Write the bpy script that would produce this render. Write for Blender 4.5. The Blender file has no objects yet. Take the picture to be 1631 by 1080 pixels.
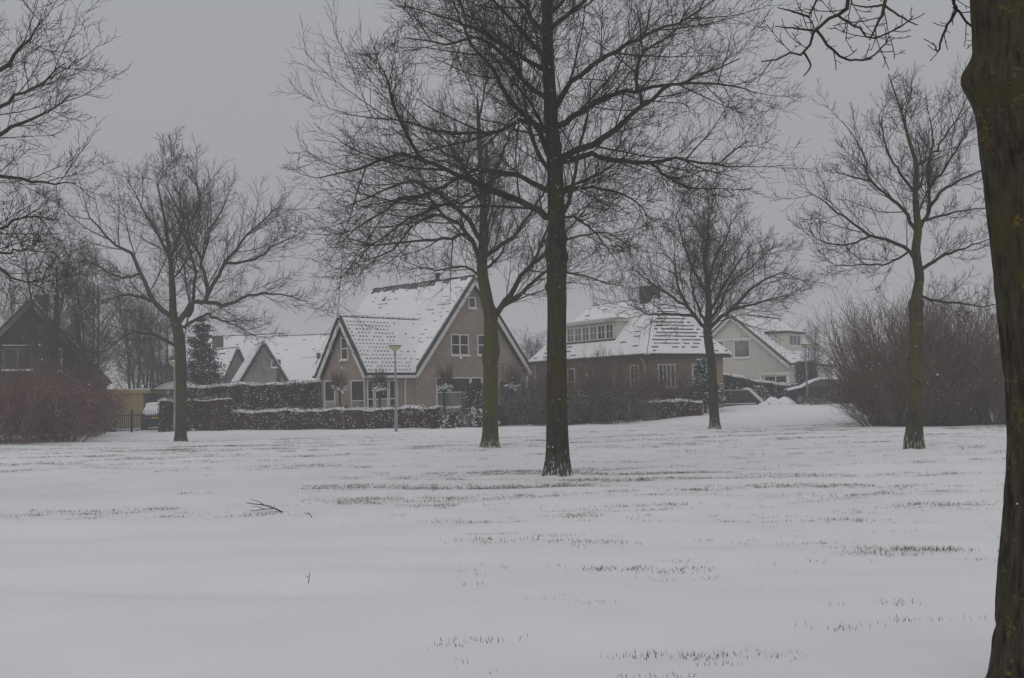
import bpy, bmesh, math, random
import numpy as np
from mathutils import Vector, Matrix, noise as mnoise

# ------------------------------------------------------------------ camera, sky, light
scene = bpy.context.scene
R = math.radians
FPX, IW, IH = 1700.0, 1631.0, 1080.0
PITCH, ROLL, EYE = math.atan(87 / FPX), R(1.2), 1.6
_fw = np.array([0, math.cos(PITCH), math.sin(PITCH)])
_u0 = np.array([0, -math.sin(PITCH), math.cos(PITCH)])
_r0 = np.array([1.0, 0, 0])
_rt = math.cos(ROLL) * _r0 - math.sin(ROLL) * _u0
_up = math.cos(ROLL) * _u0 + math.sin(ROLL) * _r0
cam_data = bpy.data.cameras.new('camera')
cam_data.sensor_width = 36
cam_data.lens = 36 * FPX / IW
cam_data.clip_start = 0.05
cam_data.clip_end = 3000
cam = bpy.data.objects.new('camera', cam_data)
scene.collection.objects.link(cam)
m = Matrix(((_rt[0], _up[0], -_fw[0]), (_rt[1], _up[1], -_fw[1]), (_rt[2], _up[2], -_fw[2]))).to_4x4()
m.translation = (0, 0, EYE)
cam.matrix_world = m
scene.camera = cam

SUN_EL, SUN_AZ = R(52), R(200)
world = bpy.data.worlds.new('World')
scene.world = world
world.use_nodes = True
wn, wl = world.node_tree.nodes, world.node_tree.links
wn.clear()
w_out = wn.new('ShaderNodeOutputWorld')
w_bg = wn.new('ShaderNodeBackground')
w_sky = wn.new('ShaderNodeTexSky')
w_sky.sky_type = 'NISHITA'
w_sky.sun_disc = False
w_sky.sun_elevation = SUN_EL
w_sky.sun_rotation = SUN_AZ
w_sky.dust_density = 6
w_dim = wn.new('ShaderNodeVectorMath'); w_dim.operation = 'SCALE'; w_dim.inputs['Scale'].default_value = 0.06
w_tc = wn.new('ShaderNodeTexCoord')
w_sep = wn.new('ShaderNodeSeparateXYZ')
w_ramp = wn.new('ShaderNodeMapRange')                   # an overcast sky: a little brighter overhead
w_ramp.inputs['From Min'].default_value = 0.0
w_ramp.inputs['From Max'].default_value = 1.0
w_ramp.inputs['To Min'].default_value = 0.35
w_ramp.inputs['To Max'].default_value = 0.46
w_tint = wn.new('ShaderNodeVectorMath'); w_tint.operation = 'MULTIPLY'; w_tint.inputs[1].default_value = (0.985, 1.0, 1.045)
w_mix = wn.new('ShaderNodeMix'); w_mix.data_type = 'RGBA'; w_mix.inputs['Factor'].default_value = 0.93
wl.new(w_sky.outputs[0], w_dim.inputs[0])
wl.new(w_tc.outputs['Generated'], w_sep.inputs[0])
wl.new(w_sep.outputs['Z'], w_ramp.inputs['Value'])
wl.new(w_ramp.outputs[0], w_tint.inputs[0])
wl.new(w_dim.outputs[0], w_mix.inputs['A'])
wl.new(w_tint.outputs[0], w_mix.inputs['B'])
wl.new(w_mix.outputs['Result'], w_bg.inputs['Color'])
w_bg.inputs['Strength'].default_value = 1.0
wl.new(w_bg.outputs[0], w_out.inputs['Surface'])

sun_data = bpy.data.lights.new('sun', 'SUN')
sun_data.energy = 0.5
sun_data.angle = R(70)
sun_data.color = (1.0, 0.97, 0.93)
sun = bpy.data.objects.new('sun', sun_data)
scene.collection.objects.link(sun)
sun.rotation_euler = (R(90) - SUN_EL, 0, R(180) - SUN_AZ)
scene.view_settings.view_transform = 'Standard'
scene.view_settings.look = 'None'
scene.view_settings.exposure = 0.0
scene.view_settings.gamma = 1.0
scene.cycles.volume_bounces = 3
scene.cycles.max_bounces = 6
scene.cycles.diffuse_bounces = 3

# ------------------------------------------------------------------ helpers
rng = np.random.default_rng(11)
random.seed(5)
COL = scene.collection

def at(px, py, Y):
    d = _fw + (px - IW / 2) / FPX * _rt - (py - IH / 2) / FPX * _up
    return np.array([0, 0, EYE]) + d * (Y / d[1])

def sstep(a, b, x):
    t = np.clip((x - a) / (b - a), 0, 1)
    return t * t * (3 - 2 * t)

def ground(x, y):
    """gentle rise of the lawn towards the houses on the right"""
    return 0.6 * sstep(2.5, 12, x) * sstep(43, 60, y) + 0.05 * np.sin(x * .21 + 1.3) * np.sin(y * .17)

def tag(o, label, cat, group=None, kind=None):
    if label: o['label'] = label
    if cat: o['category'] = cat
    if group: o['group'] = group
    if kind: o['kind'] = kind
    return o

def thing(name, label, cat, loc=(0, 0, 0), rz=0.0, group=None):
    o = bpy.data.objects.new(name, None)
    COL.objects.link(o)
    o.location = tuple(float(c) for c in loc)
    o.rotation_euler = (0, 0, rz)
    o.empty_display_size = .2
    return tag(o, label, cat, group)

def mesh_from(name, V, Fs, smooth=False):
    """V (n,3); Fs list of (m,k) index arrays, or a python list of faces"""
    me = bpy.data.meshes.new(name)
    V = np.asarray(V, dtype=np.float32)
    if len(Fs) and isinstance(Fs[0], np.ndarray):
        loops = np.concatenate([f.ravel() for f in Fs]).astype(np.int32)
        sizes = np.concatenate([np.full(len(f), f.shape[1]) for f in Fs]).astype(np.int32)
        starts = np.concatenate([[0], np.cumsum(sizes)[:-1]]).astype(np.int32)
        me.vertices.add(len(V)); me.vertices.foreach_set('co', V.ravel())
        me.loops.add(len(loops)); me.loops.foreach_set('vertex_index', loops)
        me.polygons.add(len(sizes)); me.polygons.foreach_set('loop_start', starts)
        me.polygons.foreach_set('loop_total', sizes)
        me.polygons.foreach_set('use_smooth', np.full(len(sizes), smooth, dtype=bool))
        me.update(calc_edges=True)
        me.validate()
    else:
        me.from_pydata([tuple(map(float, v)) for v in V], [], [tuple(map(int, f)) for f in Fs])
        me.polygons.foreach_set('use_smooth', [smooth] * len(me.polygons))
        me.update()
    return me

def obj(name, me, mat, parent=None, loc=None):
    o = bpy.data.objects.new(name, me)
    COL.objects.link(o)
    if mat is not None and not me.materials: me.materials.append(mat)
    if parent is not None: o.parent = parent
    if loc is not None: o.location = tuple(float(c) for c in loc)
    return o

class MB:
    """collects simple solids into one mesh"""
    def __init__(self): self.v, self.f = [], []
    def box(self, x0, x1, y0, y1, z0, z1):
        n = len(self.v)
        self.v += [(x, y, z) for z in (z0, z1) for y in (y0, y1) for x in (x0, x1)]
        self.f += [(n + a, n + b, n + c, n + d) for a, b, c, d in ((0, 2, 3, 1), (4, 5, 7, 6), (0, 1, 5, 4), (2, 6, 7, 3), (0, 4, 6, 2), (1, 3, 7, 5))]
        return self
    def prism(self, pts, axis, lo, hi):
        """polygon pts in the two other axes, extruded along axis ('x','y','z')"""
        n, k = len(self.v), len(pts)
        def mk(p, t):
            return (t, p[0], p[1]) if axis == 'x' else ((p[0], t, p[1]) if axis == 'y' else (p[0], p[1], t))
        self.v += [mk(p, lo) for p in pts] + [mk(p, hi) for p in pts]
        self.f += [tuple(range(n, n + k)), tuple(range(n + 2 * k - 1, n + k - 1, -1))]
        self.f += [(n + i, n + k + i, n + k + (i + 1) % k, n + (i + 1) % k) for i in range(k)]
        return self
    def slab(self, pts, th):
        """planar 3-D polygon thickened by th along its upward normal"""
        P = [Vector(p) for p in pts]
        nrm = (P[1] - P[0]).cross(P[2] - P[0]).normalized()
        if nrm.z < 0: nrm = -nrm
        n, k = len(self.v), len(P)
        self.v += [tuple(p) for p in P] + [tuple(p + nrm * th) for p in P]
        self.f += [tuple(range(n, n + k)), tuple(range(n + 2 * k - 1, n + k - 1, -1))]
        self.f += [(n + i, n + k + i, n + k + (i + 1) % k, n + (i + 1) % k) for i in range(k)]
        return self
    def obox(self, c, ax, ay, az):
        """box from centre and three half-axis vectors"""
        n = len(self.v); c = Vector(c); ax, ay, az = Vector(ax), Vector(ay), Vector(az)
        self.v += [tuple(c + ax * i + ay * j + az * k) for k in (-1, 1) for j in (-1, 1) for i in (-1, 1)]
        self.f += [(n + a, n + b, n + c2, n + d) for a, b, c2, d in ((0, 2, 3, 1), (4, 5, 7, 6), (0, 1, 5, 4), (2, 6, 7, 3), (0, 4, 6, 2), (1, 3, 7, 5))]
        return self
    def build(self, name, mat, parent=None, bevel=0, smooth=False):
        me = bpy.data.meshes.new(name)
        me.from_pydata([tuple(map(float, v)) for v in self.v], [], self.f)
        bm = bmesh.new(); bm.from_mesh(me)
        bmesh.ops.recalc_face_normals(bm, faces=bm.faces)
        if bevel: bmesh.ops.bevel(bm, geom=bm.edges[:], offset=bevel, segments=2, affect='EDGES', clamp_overlap=True)
        bm.to_mesh(me); bm.free()
        if smooth: me.polygons.foreach_set('use_smooth', [True] * len(me.polygons))
        return obj(name, me, mat, parent)

def tubes(P, Rr, S):
    """P (N,K,3), Rr (N,K) -> verts, quads"""
    N, K, _ = P.shape
    T = np.gradient(P, axis=1)
    T /= np.linalg.norm(T, axis=2, keepdims=True) + 1e-9
    mean = T.mean(axis=1)
    ref = np.where(np.abs(mean[:, 2:3]) < .75, np.array([[0, 0, 1.0]]), np.array([[1.0, 0, 0]]))[:, None, :]
    U = np.cross(T, np.broadcast_to(ref, T.shape)); U /= np.linalg.norm(U, axis=2, keepdims=True) + 1e-9
    W = np.cross(T, U)
    a = np.arange(S) * 2 * math.pi / S
    V = P[:, :, None, :] + Rr[:, :, None, None] * (np.cos(a)[None, None, :, None] * U[:, :, None, :] + np.sin(a)[None, None, :, None] * W[:, :, None, :])
    idx = np.arange(N * K * S).reshape(N, K, S)
    nx = np.roll(idx, -1, axis=2)
    q = np.stack([idx[:, :-1], nx[:, :-1], nx[:, 1:], idx[:, 1:]], axis=-1).reshape(-1, 4)
    return V.reshape(-1, 3), q

def join_tubes(levels):
    Vs, Qs, n = [], [], 0
    for P, Rr, S in levels:
        if len(P) == 0: continue
        v, q = tubes(P, Rr, S); Vs.append(v); Qs.append(q + n); n += len(v)
    return np.concatenate(Vs), [np.concatenate(Qs)]

# ------------------------------------------------------------------ materials
def new_mat(name):
    mt = bpy.data.materials.new(name); mt.use_nodes = True
    nt = mt.node_tree
    return mt, nt, nt.nodes['Principled BSDF']

def tex_noise(nt, scale, detail=4, rough=.6, vec=None):
    n = nt.nodes.new('ShaderNodeTexNoise'); n.inputs['Scale'].default_value = scale
    n.inputs['Detail'].default_value = detail; n.inputs['Roughness'].default_value = rough
    if vec is not None: nt.links.new(vec, n.inputs['Vector'])
    return n

def ramp(nt, src, stops):
    r = nt.nodes.new('ShaderNodeValToRGB')
    e = r.color_ramp.elements
    while len(e) < len(stops): e.new(.5)
    for el, (p, c) in zip(e, stops):
        el.position = p; el.color = (c[0], c[1], c[2], 1) if len(c) == 3 else c
    nt.links.new(src, r.inputs['Fac'])
    return r

def mixc(nt, fac, a, b):
    mx = nt.nodes.new('ShaderNodeMix'); mx.data_type = 'RGBA'
    for s, v in ((mx.inputs['Factor'], fac), (mx.inputs['A'], a), (mx.inputs['B'], b)):
        if hasattr(v, 'is_linked'): nt.links.new(v, s)
        elif isinstance(v, (int, float)): s.default_value = v
        else: s.default_value = (v[0], v[1], v[2], 1)
    return mx.outputs['Result']

def math_n(nt, op, a, b=None):
    n = nt.nodes.new('ShaderNodeMath'); n.operation = op
    for i, v in enumerate((a, b)):
        if v is None: continue
        if hasattr(v, 'is_linked'): nt.links.new(v, n.inputs[i])
        else: n.inputs[i].default_value = v
    return n.outputs[0]

def bump(nt, bsdf, h, strength, dist=.02):
    b = nt.nodes.new('ShaderNodeBump'); b.inputs['Strength'].default_value = strength; b.inputs['Distance'].default_value = dist
    nt.links.new(h, b.inputs['Height']); nt.links.new(b.outputs[0], bsdf.inputs['Normal'])

def obj_coord(nt, scale=None):
    tc = nt.nodes.new('ShaderNodeTexCoord')
    if scale is None: return tc.outputs['Object']
    mp = nt.nodes.new('ShaderNodeMapping'); mp.inputs['Scale'].default_value = scale
    nt.links.new(tc.outputs['Object'], mp.inputs['Vector'])
    return mp.outputs[0]

def plain(name, col, rough=.7, var=.15, scale=6, spec=.3, metal=0, bmp=0):
    mt, nt, b = new_mat(name)
    n = tex_noise(nt, scale, 5, .6, obj_coord(nt))
    lo = tuple(c * (1 - var) for c in col); hi = tuple(min(1, c * (1 + var)) for c in col)
    r = ramp(nt, n.outputs[0], [(.3, lo), (.7, hi)])
    nt.links.new(r.outputs[0], b.inputs['Base Color'])
    b.inputs['Roughness'].default_value = rough; b.inputs['Specular IOR Level'].default_value = spec
    b.inputs['Metallic'].default_value = metal
    if bmp: bump(nt, b, n.outputs[0], bmp)
    return mt

def snow_mat(name, fine=1.0):
    mt, nt, b = new_mat(name)
    v = obj_coord(nt)
    n1 = tex_noise(nt, .6, 5, .6, v); n2 = tex_noise(nt, 45 * fine, 3, .6, v); n3 = tex_noise(nt, 5 * fine, 4, .6, v)
    r = ramp(nt, n1.outputs[0], [(.3, (.80, .815, .83)), (.7, (.86, .87, .88))])
    nt.links.new(r.outputs[0], b.inputs['Base Color'])
    b.inputs['Roughness'].default_value = .75; b.inputs['Specular IOR Level'].default_value = .2
    h = math_n(nt, 'ADD', math_n(nt, 'MULTIPLY', n2.outputs[0], .25), n3.outputs[0])
    bump(nt, b, h, .35, .03)
    return mt

def bark_mat(name, dark, light, moss, moss_amt, lichen=0.0, snow_h=0.0, scale=1.0, low_moss=None):
    mt, nt, b = new_mat(name)
    v = obj_coord(nt); vs = obj_coord(nt, (14 * scale, 14 * scale, 2.2 * scale))
    fur = tex_noise(nt, 1.0, 6, .65, vs); big = tex_noise(nt, 1.6, 4, .6, v); fine = tex_noise(nt, 38 * scale, 4, .7, v)
    base = ramp(nt, fur.outputs[0], [(.34, dark), (.62, light)]).outputs[0]
    mossf = ramp(nt, math_n(nt, 'ADD', big.outputs[0], math_n(nt, 'MULTIPLY', fine.outputs[0], .35)), [(.74 - moss_amt * .35, (0, 0, 0)), (.86 - moss_amt * .25, (1, 1, 1))]).outputs[0]
    col = mixc(nt, mossf, base, mixc(nt, fine.outputs[0], tuple(c * .6 for c in moss), tuple(c * 1.35 for c in moss)))
    if lichen:
        vo = nt.nodes.new('ShaderNodeTexVoronoi'); vo.inputs['Scale'].default_value = 2.6 * scale
        warp = nt.nodes.new('ShaderNodeVectorMath'); warp.operation = 'ADD'
        wsc = nt.nodes.new('ShaderNodeVectorMath'); wsc.operation = 'SCALE'; wsc.inputs['Scale'].default_value = .35
        nz = tex_noise(nt, 7 * scale, 4, .7, v)
        nt.links.new(nz.outputs['Color'], wsc.inputs[0]); nt.links.new(v, warp.inputs[0]); nt.links.new(wsc.outputs[0], warp.inputs[1])
        nt.links.new(warp.outputs[0], vo.inputs['Vector'])
        spot = ramp(nt, math_n(nt, 'ADD', vo.outputs['Distance'], math_n(nt, 'MULTIPLY', fine.outputs[0], .25)), [(.20 + lichen * .1, (1, 1, 1)), (.29 + lichen * .12, (0, 0, 0))]).outputs[0]
        col = mixc(nt, math_n(nt, 'MULTIPLY', spot, .8), col, (.20, .14, .02))
        n4 = tex_noise(nt, 5.5 * scale, 5, .7, v)
        pale = ramp(nt, n4.outputs[0], [(.62, (0, 0, 0)), (.70, (1, 1, 1))]).outputs[0]
        col = mixc(nt, math_n(nt, 'MULTIPLY', pale, .45), col, (.16, .165, .13))
    if snow_h:
        tc = nt.nodes.new('ShaderNodeTexCoord'); sp = nt.nodes.new('ShaderNodeSeparateXYZ'); nt.links.new(tc.outputs['Object'], sp.inputs[0])
        hz = math_n(nt, 'MULTIPLY', sp.outputs['Z'], -.28 / snow_h)
        stick = tex_noise(nt, 1.0, 6, .75, obj_coord(nt, (22, 22, 7)))
        s = ramp(nt, math_n(nt, 'ADD', stick.outputs[0], hz), [(.45, (0, 0, 0)), (.56, (1, 1, 1))]).outputs[0]
        fl = tex_noise(nt, 26, 2, .5, v)
        s2 = ramp(nt, fl.outputs[0], [(.71, (0, 0, 0)), (.74, (1, 1, 1))]).outputs[0]
        col = mixc(nt, math_n(nt, 'MAXIMUM', math_n(nt, 'MULTIPLY', s, .75), math_n(nt, 'MULTIPLY', s2, .7)), col, (.8, .81, .82))
    nt.links.new(col, b.inputs['Base Color'])
    b.inputs['Roughness'].default_value = .9; b.inputs['Specular IOR Level'].default_value = .15
    bump(nt, b, math_n(nt, 'ADD', fur.outputs[0], math_n(nt, 'MULTIPLY', fine.outputs[0], .4)), .8, .025)
    return mt

def brick_mat(name, c1, c2, mortar, stain=.25):
    mt, nt, b = new_mat(name)
    tc = nt.nodes.new('ShaderNodeTexCoord'); sp = nt.nodes.new('ShaderNodeSeparateXYZ'); nt.links.new(tc.outputs['Object'], sp.inputs[0])
    cb = nt.nodes.new('ShaderNodeCombineXYZ')
    nt.links.new(math_n(nt, 'ADD', sp.outputs['X'], sp.outputs['Y']), cb.inputs['X']); nt.links.new(sp.outputs['Z'], cb.inputs['Y'])
    br = nt.nodes.new('ShaderNodeTexBrick'); nt.links.new(cb.outputs[0], br.inputs['Vector'])
    br.inputs['Scale'].default_value = 1.0; br.inputs['Brick Width'].default_value = .22; br.inputs['Row Height'].default_value = .065
    br.inputs['Mortar Size'].default_value = .006; br.inputs['Mortar Smooth'].default_value = .2; br.inputs['Bias'].default_value = 0
    br.inputs['Color1'].default_value = (*c1, 1); br.inputs['Color2'].default_value = (*c2, 1); br.inputs['Mortar'].default_value = (*mortar, 1)
    n = tex_noise(nt, .9, 5, .65, tc.outputs['Object']); n2 = tex_noise(nt, 6, 4, .6, tc.outputs['Object'])
    f = math_n(nt, 'ADD', math_n(nt, 'MULTIPLY', n.outputs[0], .6), math_n(nt, 'MULTIPLY', n2.outputs[0], .4))
    r = ramp(nt, f, [(.35, (1 - stain,) * 3), (.65, (1 + stain * .6,) * 3)])
    mx = nt.nodes.new('ShaderNodeMix'); mx.data_type = 'RGBA'; mx.blend_type = 'MULTIPLY'; mx.inputs['Factor'].default_value = 1
    nt.links.new(br.outputs['Color'], mx.inputs['A']); nt.links.new(r.outputs[0], mx.inputs['B'])
    nt.links.new(mx.outputs['Result'], b.inputs['Base Color'])
    b.inputs['Roughness'].default_value = .9
    bump(nt, b, br.outputs['Fac'], -.3, .008)
    return mt

def leaf_mat(name, c1, c2, c3):
    mt, nt, b = new_mat(name)
    n = tex_noise(nt, 14, 4, .7, obj_coord(nt)); n2 = tex_noise(nt, 1.4, 3, .6, obj_coord(nt))
    r = ramp(nt, math_n(nt, 'ADD', math_n(nt, 'MULTIPLY', n.outputs[0], .6), math_n(nt, 'MULTIPLY', n2.outputs[0], .4)), [(.32, c1), (.5, c2), (.68, c3)])
    nt.links.new(r.outputs[0], b.inputs['Base Color']); b.inputs['Roughness'].default_value = .8; b.inputs['Specular IOR Level'].default_value = .2
    return mt

def glass_mat(name, col, rough=.06):
    mt, nt, b = new_mat(name)
    n = tex_noise(nt, 1.1, 3, .5, obj_coord(nt))
    r = ramp(nt, n.outputs[0], [(.35, tuple(c * .6 for c in col)), (.65, tuple(c * 1.5 for c in col))])
    nt.links.new(r.outputs[0], b.inputs['Base Color']); b.inputs['Roughness'].default_value = rough
    b.inputs['Specular IOR Level'].default_value = .5
    return mt

M = {}
M['snow'] = snow_mat('snow')
M['roof_snow'] = snow_mat('roof_snow', .8)
M['bark_mid'] = bark_mat('bark_brown', (.022, .018, .013), (.062, .050, .036), (.055, .050, .016), .28, 0, 1.1)
M['bark_moss'] = bark_mat('bark_mossy', (.030, .026, .017), (.072, .062, .040), (.082, .073, .022), .62, 0, .9)
M['bark_grey'] = bark_mat('bark_grey', (.028, .025, .019), (.075, .068, .052), (.062, .060, .026), .35, 0, .5)
M['bark_right'] = bark_mat('bark_olive', (.026, .022, .016), (.066, .057, .040), (.085, .070, .018), .42, .25, 1.0)
M['bark_near'] = bark_mat('bark_furrowed', (.011, .009, .007), (.078, .066, .048), (.066, .056, .020), .20, .30, 0, 2.4)
M['twig'] = plain('twig_bark', (.040, .033, .027), .9, .25, 3)
M['twig_moss'] = plain('limb_bark', (.052, .044, .028), .9, .35, 5, .15)
M['twig_grey'] = plain('twig_bark_grey', (.060, .053, .045), .9, .25, 3)
M['twig_red'] = plain('twig_red_brown', (.150, .088, .064), .9, .55, 1.5)
M['twig_brown'] = plain('twig_brown', (.098, .070, .052), .9, .55, 1.6)
M['twig_maroon'] = plain('twig_maroon', (.185, .092, .078), .9, .6, 1.6)
M['leaf_beech'] = leaf_mat('dry_beech_leaf', (.055, .026, .022), (.115, .052, .042), (.17, .095, .072))
M['leaf_brown'] = leaf_mat('dry_brown_leaf', (.030, .022, .018), (.060, .042, .034), (.10, .070, .055))
M['leaf_green'] = leaf_mat('evergreen_leaf', (.012, .020, .014), (.030, .042, .030), (.055, .068, .048))
M['needle'] = leaf_mat('conifer_needle', (.010, .017, .015), (.022, .034, .028), (.04, .055, .045))
M['core'] = plain('hedge_core', (.028, .022, .018), .95, .4, 9)
M['core_green'] = plain('hedge_core_green', (.014, .019, .014), .95, .4, 9)
M['grass'] = leaf_mat('winter_grass', (.055, .055, .030), (.095, .095, .050), (.15, .14, .085))
M['brick_pink'] = brick_mat('brick_pale_red', (.30, .228, .182), (.36, .278, .222), (.36, .32, .285))
M['brick_tan'] = brick_mat('brick_tan', (.24, .165, .115), (.29, .205, .145), (.30, .25, .20))
M['brick_white'] = brick_mat('brick_off_white', (.50, .475, .43), (.56, .53, .48), (.42, .40, .37), .12)
M['brick_dark'] = brick_mat('brick_dark', (.085, .060, .048), (.12, .085, .065), (.12, .11, .10))
M['brick_grey'] = brick_mat('brick_grey', (.22, .21, .20), (.27, .255, .24), (.26, .25, .24))
M['brick_yellow'] = plain('yellow_garage_board', (.42, .33, .16), .8, .1, 3)
M['yellow_trim'] = plain('yellow_trim', (.46, .36, .15), .7, .08, 3)
M['white_paint'] = plain('white_paint', (.74, .73, .70), .5, .05, 5)
M['cream_paint'] = plain('cream_paint', (.55, .53, .47), .6, .08, 4)
M['tile'] = plain('roof_tile_dark', (.050, .047, .045), .7, .35, 8)
M['tile_grey'] = plain('roof_tile_grey', (.10, .095, .09), .7, .3, 8)
M['dark_board'] = plain('dark_green_board', (.018, .026, .026), .7, .3, 5)
M['wood_trim'] = plain('weathered_trim', (.20, .17, .12), .8, .25, 5)
M['wood_dark'] = plain('dark_timber', (.045, .038, .032), .85, .3, 7)
M['glass'] = glass_mat('window_glass', (.030, .036, .040))
M['glass_pale'] = glass_mat('frosted_glass', (.22, .25, .26), .35)
M['curtain'] = glass_mat('curtained_glass', (.13, .135, .135), .2)
M['iron'] = plain('black_iron', (.018, .018, .019), .5, .2, 9)
M['lamp_pole'] = plain('lamp_pole_grey', (.24, .27, .30), .45, .12, 6, .4)
M['lamp_bowl'] = plain('lamp_bowl_cream', (.50, .44, .30), .35, .1, 5)
M['lamp_cap'] = plain('lamp_cap_dark', (.06, .058, .055), .5, .15, 6)
M['car_dark'] = plain('car_paint_dark', (.018, .021, .028), .25, .1, 3, .5)
M['tyre'] = plain('tyre_rubber', (.018, .018, .018), .9, .15, 12)
M['rim'] = plain('wheel_rim', (.30, .30, .31), .35, .1, 8, .5, .6)
M['red_lens'] = plain('tail_lens_red', (.25, .02, .015), .25, .1, 8, .5)
M['plate'] = plain('plate_yellow', (.52, .38, .05), .5, .05, 8)
M['dark_wall'] = plain('dark_retaining_wall', (.050, .052, .055), .85, .3, 5, .2, 0, .3)
M['concrete'] = plain('concrete_grey', (.26, .26, .255), .85, .15, 4)
M['stick'] = plain('fallen_stick', (.035, .026, .020), .9, .3, 9)
M['fence_blue'] = plain('grey_fence_board', (.10, .105, .115), .8, .2, 4)

# ------------------------------------------------------------------ the lawn under snow
def build_lawn():
    ys = np.concatenate([np.arange(-40, 2, 3), np.arange(2, 14, .16), np.arange(14, 30, .28), np.arange(30, 90, .6), np.arange(90, 301, 15)])
    xs = np.concatenate([np.arange(-300, -60, 20), np.arange(-60, -16, 1.0), np.arange(-16, 16, .20), np.arange(16, 60, 1.0), np.arange(60, 301, 20)])
    X, Y = np.meshgrid(xs, ys)
    Z = ground(X, Y)
    # low wind-packed ripples, longer across the view than along it
    r2 = np.random.default_rng(3)
    for k in range(26):
        wl_ = r2.uniform(.5, 3.2); a = r2.normal(0, .45) + math.pi / 2
        Z = Z + .0048 * wl_ ** .8 * np.sin((X * math.cos(a) * .45 + Y * math.sin(a)) * 2 * math.pi / wl_ + r2.uniform(0, 6.3) + 1.2 * np.sin(X * r2.uniform(.2, .8) + r2.uniform(0, 6)))
    # snow drifted a little against the trunks
    for tx, ty, tr_ in ((.8, 20.37, .34), (-.74, 32.46, .34), (-13.1, 42.09, .3), (7.88, 42.23, .3), (9.6, 25.71, .3)):
        rr_ = np.hypot(X - tx, (Y - ty) * 1.1)
        Z = Z + .075 * np.exp(-(rr_ / (tr_ * 1.35)) ** 2) * (1 + .4 * np.sin(np.arctan2(Y - ty, X - tx) * 3 + tx))
    nY, nX = X.shape
    idx = np.arange(nX * nY).reshape(nY, nX)
    q = np.stack([idx[:-1, :-1], idx[:-1, 1:], idx[1:, 1:], idx[1:, :-1]], -1).reshape(-1, 4)
    V = np.stack([X, Y, Z], -1).reshape(-1, 3)
    o = obj('snow_covered_lawn', mesh_from('snow_covered_lawn', V, [q], True), M['snow'])
    tag(o, 'wide park lawn under thin snow with grass showing through', 'lawn', kind='structure')
build_lawn()

def fbm(x, y, s, seed=0.0):
    return mnoise.fractal(Vector((x * s + seed, y * s * 1.0 + seed * 1.7, seed)), 1.0, 2.0, 4)

def build_grass():
    """blades of grass that stick out of the snow in wind-swept streaks"""
    r2 = np.random.default_rng(8)
    C = []
    tries = 0
    while len(C) < 40000 and tries < 420000:
        tries += 1
        dep = 5.2 + 42 * r2.random() ** 1.15
        lx = r2.uniform(-.56, .56) * dep
        n = mnoise.fractal(Vector((lx * .5, dep * 1.3, 3.1)), 1.0, 2.0, 4)
        n2 = mnoise.fractal(Vector((lx * .12 + 9, dep * .15, 7.7)), 1.0, 2.0, 3)
        n3 = mnoise.fractal(Vector((lx * 1.6, dep * 7.0, 1.2)), 1.0, 2.0, 3)
        d = n * .34 + n2 * .30 + n3 * .55 - .40
        d += .27 * float(sstep(8, 13, dep)) + .17 * float(sstep(13, 20, dep)) - .12 * float(sstep(40, 47, dep))
        if lx < -.4 and dep < 14: d -= .42 * min(1, (-.4 - lx) / 1.2)          # the smooth drift in the left foreground
        if lx / dep < -.2 and 16 < dep < 24: d -= .25
        if lx / dep > .02: d += .06
        if d > 0 and r2.random() < min(.55, d * 1.1): C.append((lx, dep, min(1.0, .45 + d * 1.2) * r2.uniform(.6, 1.1)))
    # litter ring round the big trunk
    for k in range(260):
        a = r2.uniform(0, 6.28); rr = r2.normal(.62, .16)
        C.append((.8 + rr * math.cos(a) * 1.2, 20.37 + rr * math.sin(a), r2.uniform(.5, 1)))
    C = np.array(C)
    nb = 4
    cx = np.repeat(C[:, 0], nb); cy = np.repeat(C[:, 1], nb); ch = np.repeat(C[:, 2], nb)
    n = len(cx)
    x = cx + r2.normal(0, .055, n); y = cy + r2.normal(0, .04, n)
    h = ch * r2.uniform(.010, .046, n) ** 1.0; wdt = r2.uniform(.0013, .0026, n) * (1 + cy * .04)
    z = ground(x, y) - .012
    a = r2.uniform(0, math.pi, n); lean = r2.normal(0, .7, n); lean2 = r2.normal(0, .5, n)
    b0 = np.stack([x - wdt * np.cos(a), y - wdt * np.sin(a), z], -1); b1 = np.stack([x + wdt * np.cos(a), y + wdt * np.sin(a), z], -1)
    tip = np.stack([x + h * lean, y + h * lean2, z + h + .016], -1)
    V = np.stack([b0, b1, tip], 1).reshape(-1, 3)
    o = obj('grass_blades', mesh_from('grass_blades', V, [np.arange(n * 3).reshape(-1, 3)]), M['grass'])
    tag(o, 'sparse winter grass blades poking through the snow', 'grass', kind='stuff')
build_grass()

# ------------------------------------------------------------------ trees
def resample(pts, n):
    """smooth Catmull-Rom through pts, n points"""
    P = np.asarray(pts, float)
    P = np.vstack([2 * P[0] - P[1], P, 2 * P[-1] - P[-2]])
    seg = len(P) - 3
    out = []
    for t in np.linspace(0, seg - 1e-6, n):
        i = int(t); f = t - i
        p0, p1, p2, p3 = P[i:i + 4]
        out.append(.5 * (2 * p1 + (p2 - p0) * f + (2 * p0 - 5 * p1 + 4 * p2 - p3) * f * f + (3 * p1 - p0 - 3 * p2 + p3) * f ** 3))
    return np.array(out)

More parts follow.
